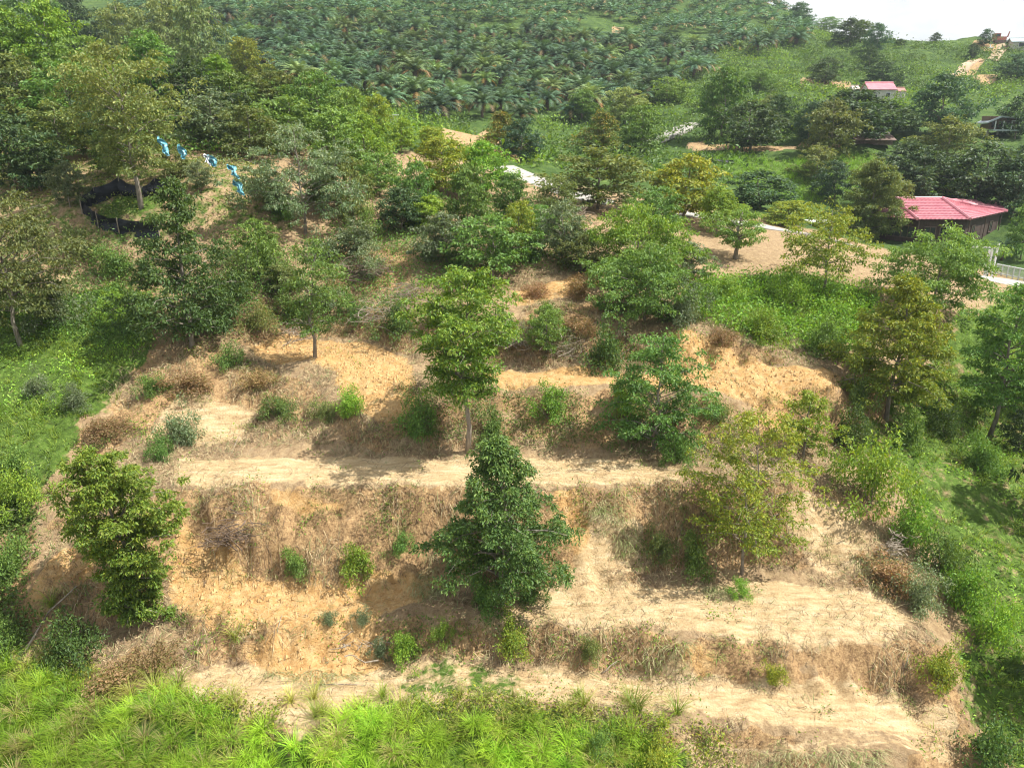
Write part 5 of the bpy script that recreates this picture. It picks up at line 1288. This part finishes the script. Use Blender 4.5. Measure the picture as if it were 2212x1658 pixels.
# ------------------------------------------------------------------ black net fences
M_NET = noisy('black_shade_net', (.008, .010, .014), (.022, .026, .034), 3, .6, .4, stretch=(.5, .5, 6))
def net_fence(pts, hpx, label, name='net_fence', sag=.12):
    P = [ground_at(u, v) for u, v in pts]; O = sum(P)/len(P); e = empty(name, O); tag(e, label, 'fence'); rr = np.random.default_rng(int(pts[0][0]))
    hs = [h*(q[1]*COS-(q[2]-CAMZ)*SIN)/F for h, q in zip(hpx, P)]
    for q, h in zip(P, hs):
        mb = MB(); c = q-O; mb.tube([c-np.array([0, 0, .3]), c+np.array([0, 0, h+.05])], .035, 5); mb.build('post', M_WOOD, e)
    for a, b, ha, hb in zip(P[:-1], P[1:], hs[:-1], hs[1:]):
        vs = []; fs = []; n, m = 14, 6; d = b-a; nn = np.array([d[1], -d[0], 0])/np.linalg.norm(d[:2]); ph = rr.uniform(0, 6)
        for i in range(n+1):
            t = i/n; c = a+d*t; c[2] = max(height(c[0], c[1])[0]-.05, min(a[2], b[2])-.3); top = (a[2]+ha)*(1-t)+(b[2]+hb)*t - sag*math.sin(math.pi*t)*(ha+hb)/2
            for j in range(m+1):
                s = j/m; w = .07*math.sin(s*7+t*3+ph)+.05*math.sin(t*13+ph+s*4) + .12*math.sin(math.pi*s)
                q = c-O + nn*w; vs.append((q[0], q[1], (c[2]*(1-s)+top*s)-O[2]))
        for i in range(n):
            for j in range(m): k = i*(m+1)+j; fs.append((k, k+m+1, k+m+2, k+1))
        mb = MB(); mb.add(vs, fs); mb.build('net_panel', M_NET, e, True)
net_fence([(345,512),(258,508),(213,492),(178,462),(182,448)], [36,36,34,30,28], 'near black net run curving round the foot of the bare-trunked giant')
net_fence([(182,448),(208,440),(262,420)], [26,34,36], 'black net run on the left side of the enclosure')
net_fence([(262,422),(310,426),(338,420),(372,420)], [36,22,34,36], 'black net run at the back of the enclosure behind the bare trunk')
net_fence([(1496,350),(1540,352),(1585,355)], [8,8,9], 'low black net on the far grass bank')
net_fence([(2010,395),(2060,393),(2140,388)], [14,14,12], 'black net fence among the dark valley trees')

# ------------------------------------------------------------------ turquoise sheets on their line
M_TARP = noisy('turquoise_plastic', (.10, .36, .45), (.24, .52, .58), 2.5, .35, .3, spec=.5)
TARP = [((343,296),(362,330),13,0,'turquoise sheet highest on the line, beside the trunk of the giant'),
        ((386,313),(399,338),15,0,'turquoise sheet second from the top on the line'),
        ((449,336),(466,355),16,0,'turquoise sheet in the middle of the line beside the white one'),
        ((445,334),(451,354),9,1,'crumpled white sheet hanging beside the middle turquoise sheet'),
        ((495,356),(511,381),15,0,'turquoise sheet second from the bottom of the line'),
        ((507,390),(523,416),15,0,'lowest turquoise sheet on the line')]
ln = []
for (u0, v0), (u1, v1), wpx, white, lab in TARP:
    Y = 48.5; A_, B_ = from_uvY(u0, v0, Y), from_uvY(u1, v1, Y-.4); px = Y/COS/F; rr = np.random.default_rng(u0)
    O = (A_+B_)/2; vs = []; fs = []; n, m = 10, 7; d = B_-A_; perp = unit(np.array([d[2], 0, -d[0]]))
    for i in range(n+1):
        t = i/n; wd = .85*wpx*px*(math.sin(math.pi*(.05+.88*t))**1.2)*(1+.35*math.sin(t*14+u0))
        for j in range(m+1):
            s = j/m-.5; fold = .16*math.sin(s*11+t*5+u0)+.10*math.sin(t*13+s*19)
            q = A_+d*t*1.15+perp*wd*s+np.array([.10*math.sin(t*9+u0), fold, .06*math.sin(t*17+s*5)])-O; vs.append(q)
    for i in range(n):
        for j in range(m): k = i*(m+1)+j; fs.append((k, k+1, k+m+2, k+m+1))
    mb = MB(); mb.add(vs, fs); o = mb.build('plastic_sheet', M_WHITE if white else M_TARP, None, True); o.location = O
    tag(o, lab, 'plastic sheet', 'plastic sheets on the line')
    if not white: ln += [A_, B_]
mb = MB(); O = ln[0].copy(); mb.tube([from_uvY(318, 280, 48.5)-O]+[q-O for q in ln]+[from_uvY(548, 425, 48)-O], .012, 4)
lo = mb.build('line', M_WOOD); lo.location = O; tag(lo, 'thin line carrying the turquoise sheets', 'line')

# ------------------------------------------------------------------ air
M_HAZE = bpy.data.materials.new('haze'); M_HAZE.use_nodes = True; nt = M_HAZE.node_tree; nt.nodes.clear()
ho = nt.nodes.new('ShaderNodeOutputMaterial'); pv_ = nt.nodes.new('ShaderNodeVolumePrincipled')
pv_.inputs['Color'].default_value = (.80, .90, 1.0, 1); pv_.inputs['Density'].default_value = .00024; pv_.inputs['Anisotropy'].default_value = .2
nt.links.new(pv_.outputs[0], ho.inputs['Volume'])
zmin, zmax = float(gz.min())-1.5, max(float(gz.max())+18, CAMZ+60)
mb = MB(); mb.box((0, 0, (zmin+zmax)/2), 2500, 2500, zmax-zmin)
hz = mb.build('haze', M_HAZE); tag(hz, 'thin pale haze over the hills', kind='stuff')

bpy.context.view_layer.update()
print('tris', sum(sum(len(p.vertices)-2 for p in m.polygons) if len(m.polygons) < 3000 else len(m.loops)-2*len(m.polygons) for m in bpy.data.meshes), 'objects', len(SC.objects))
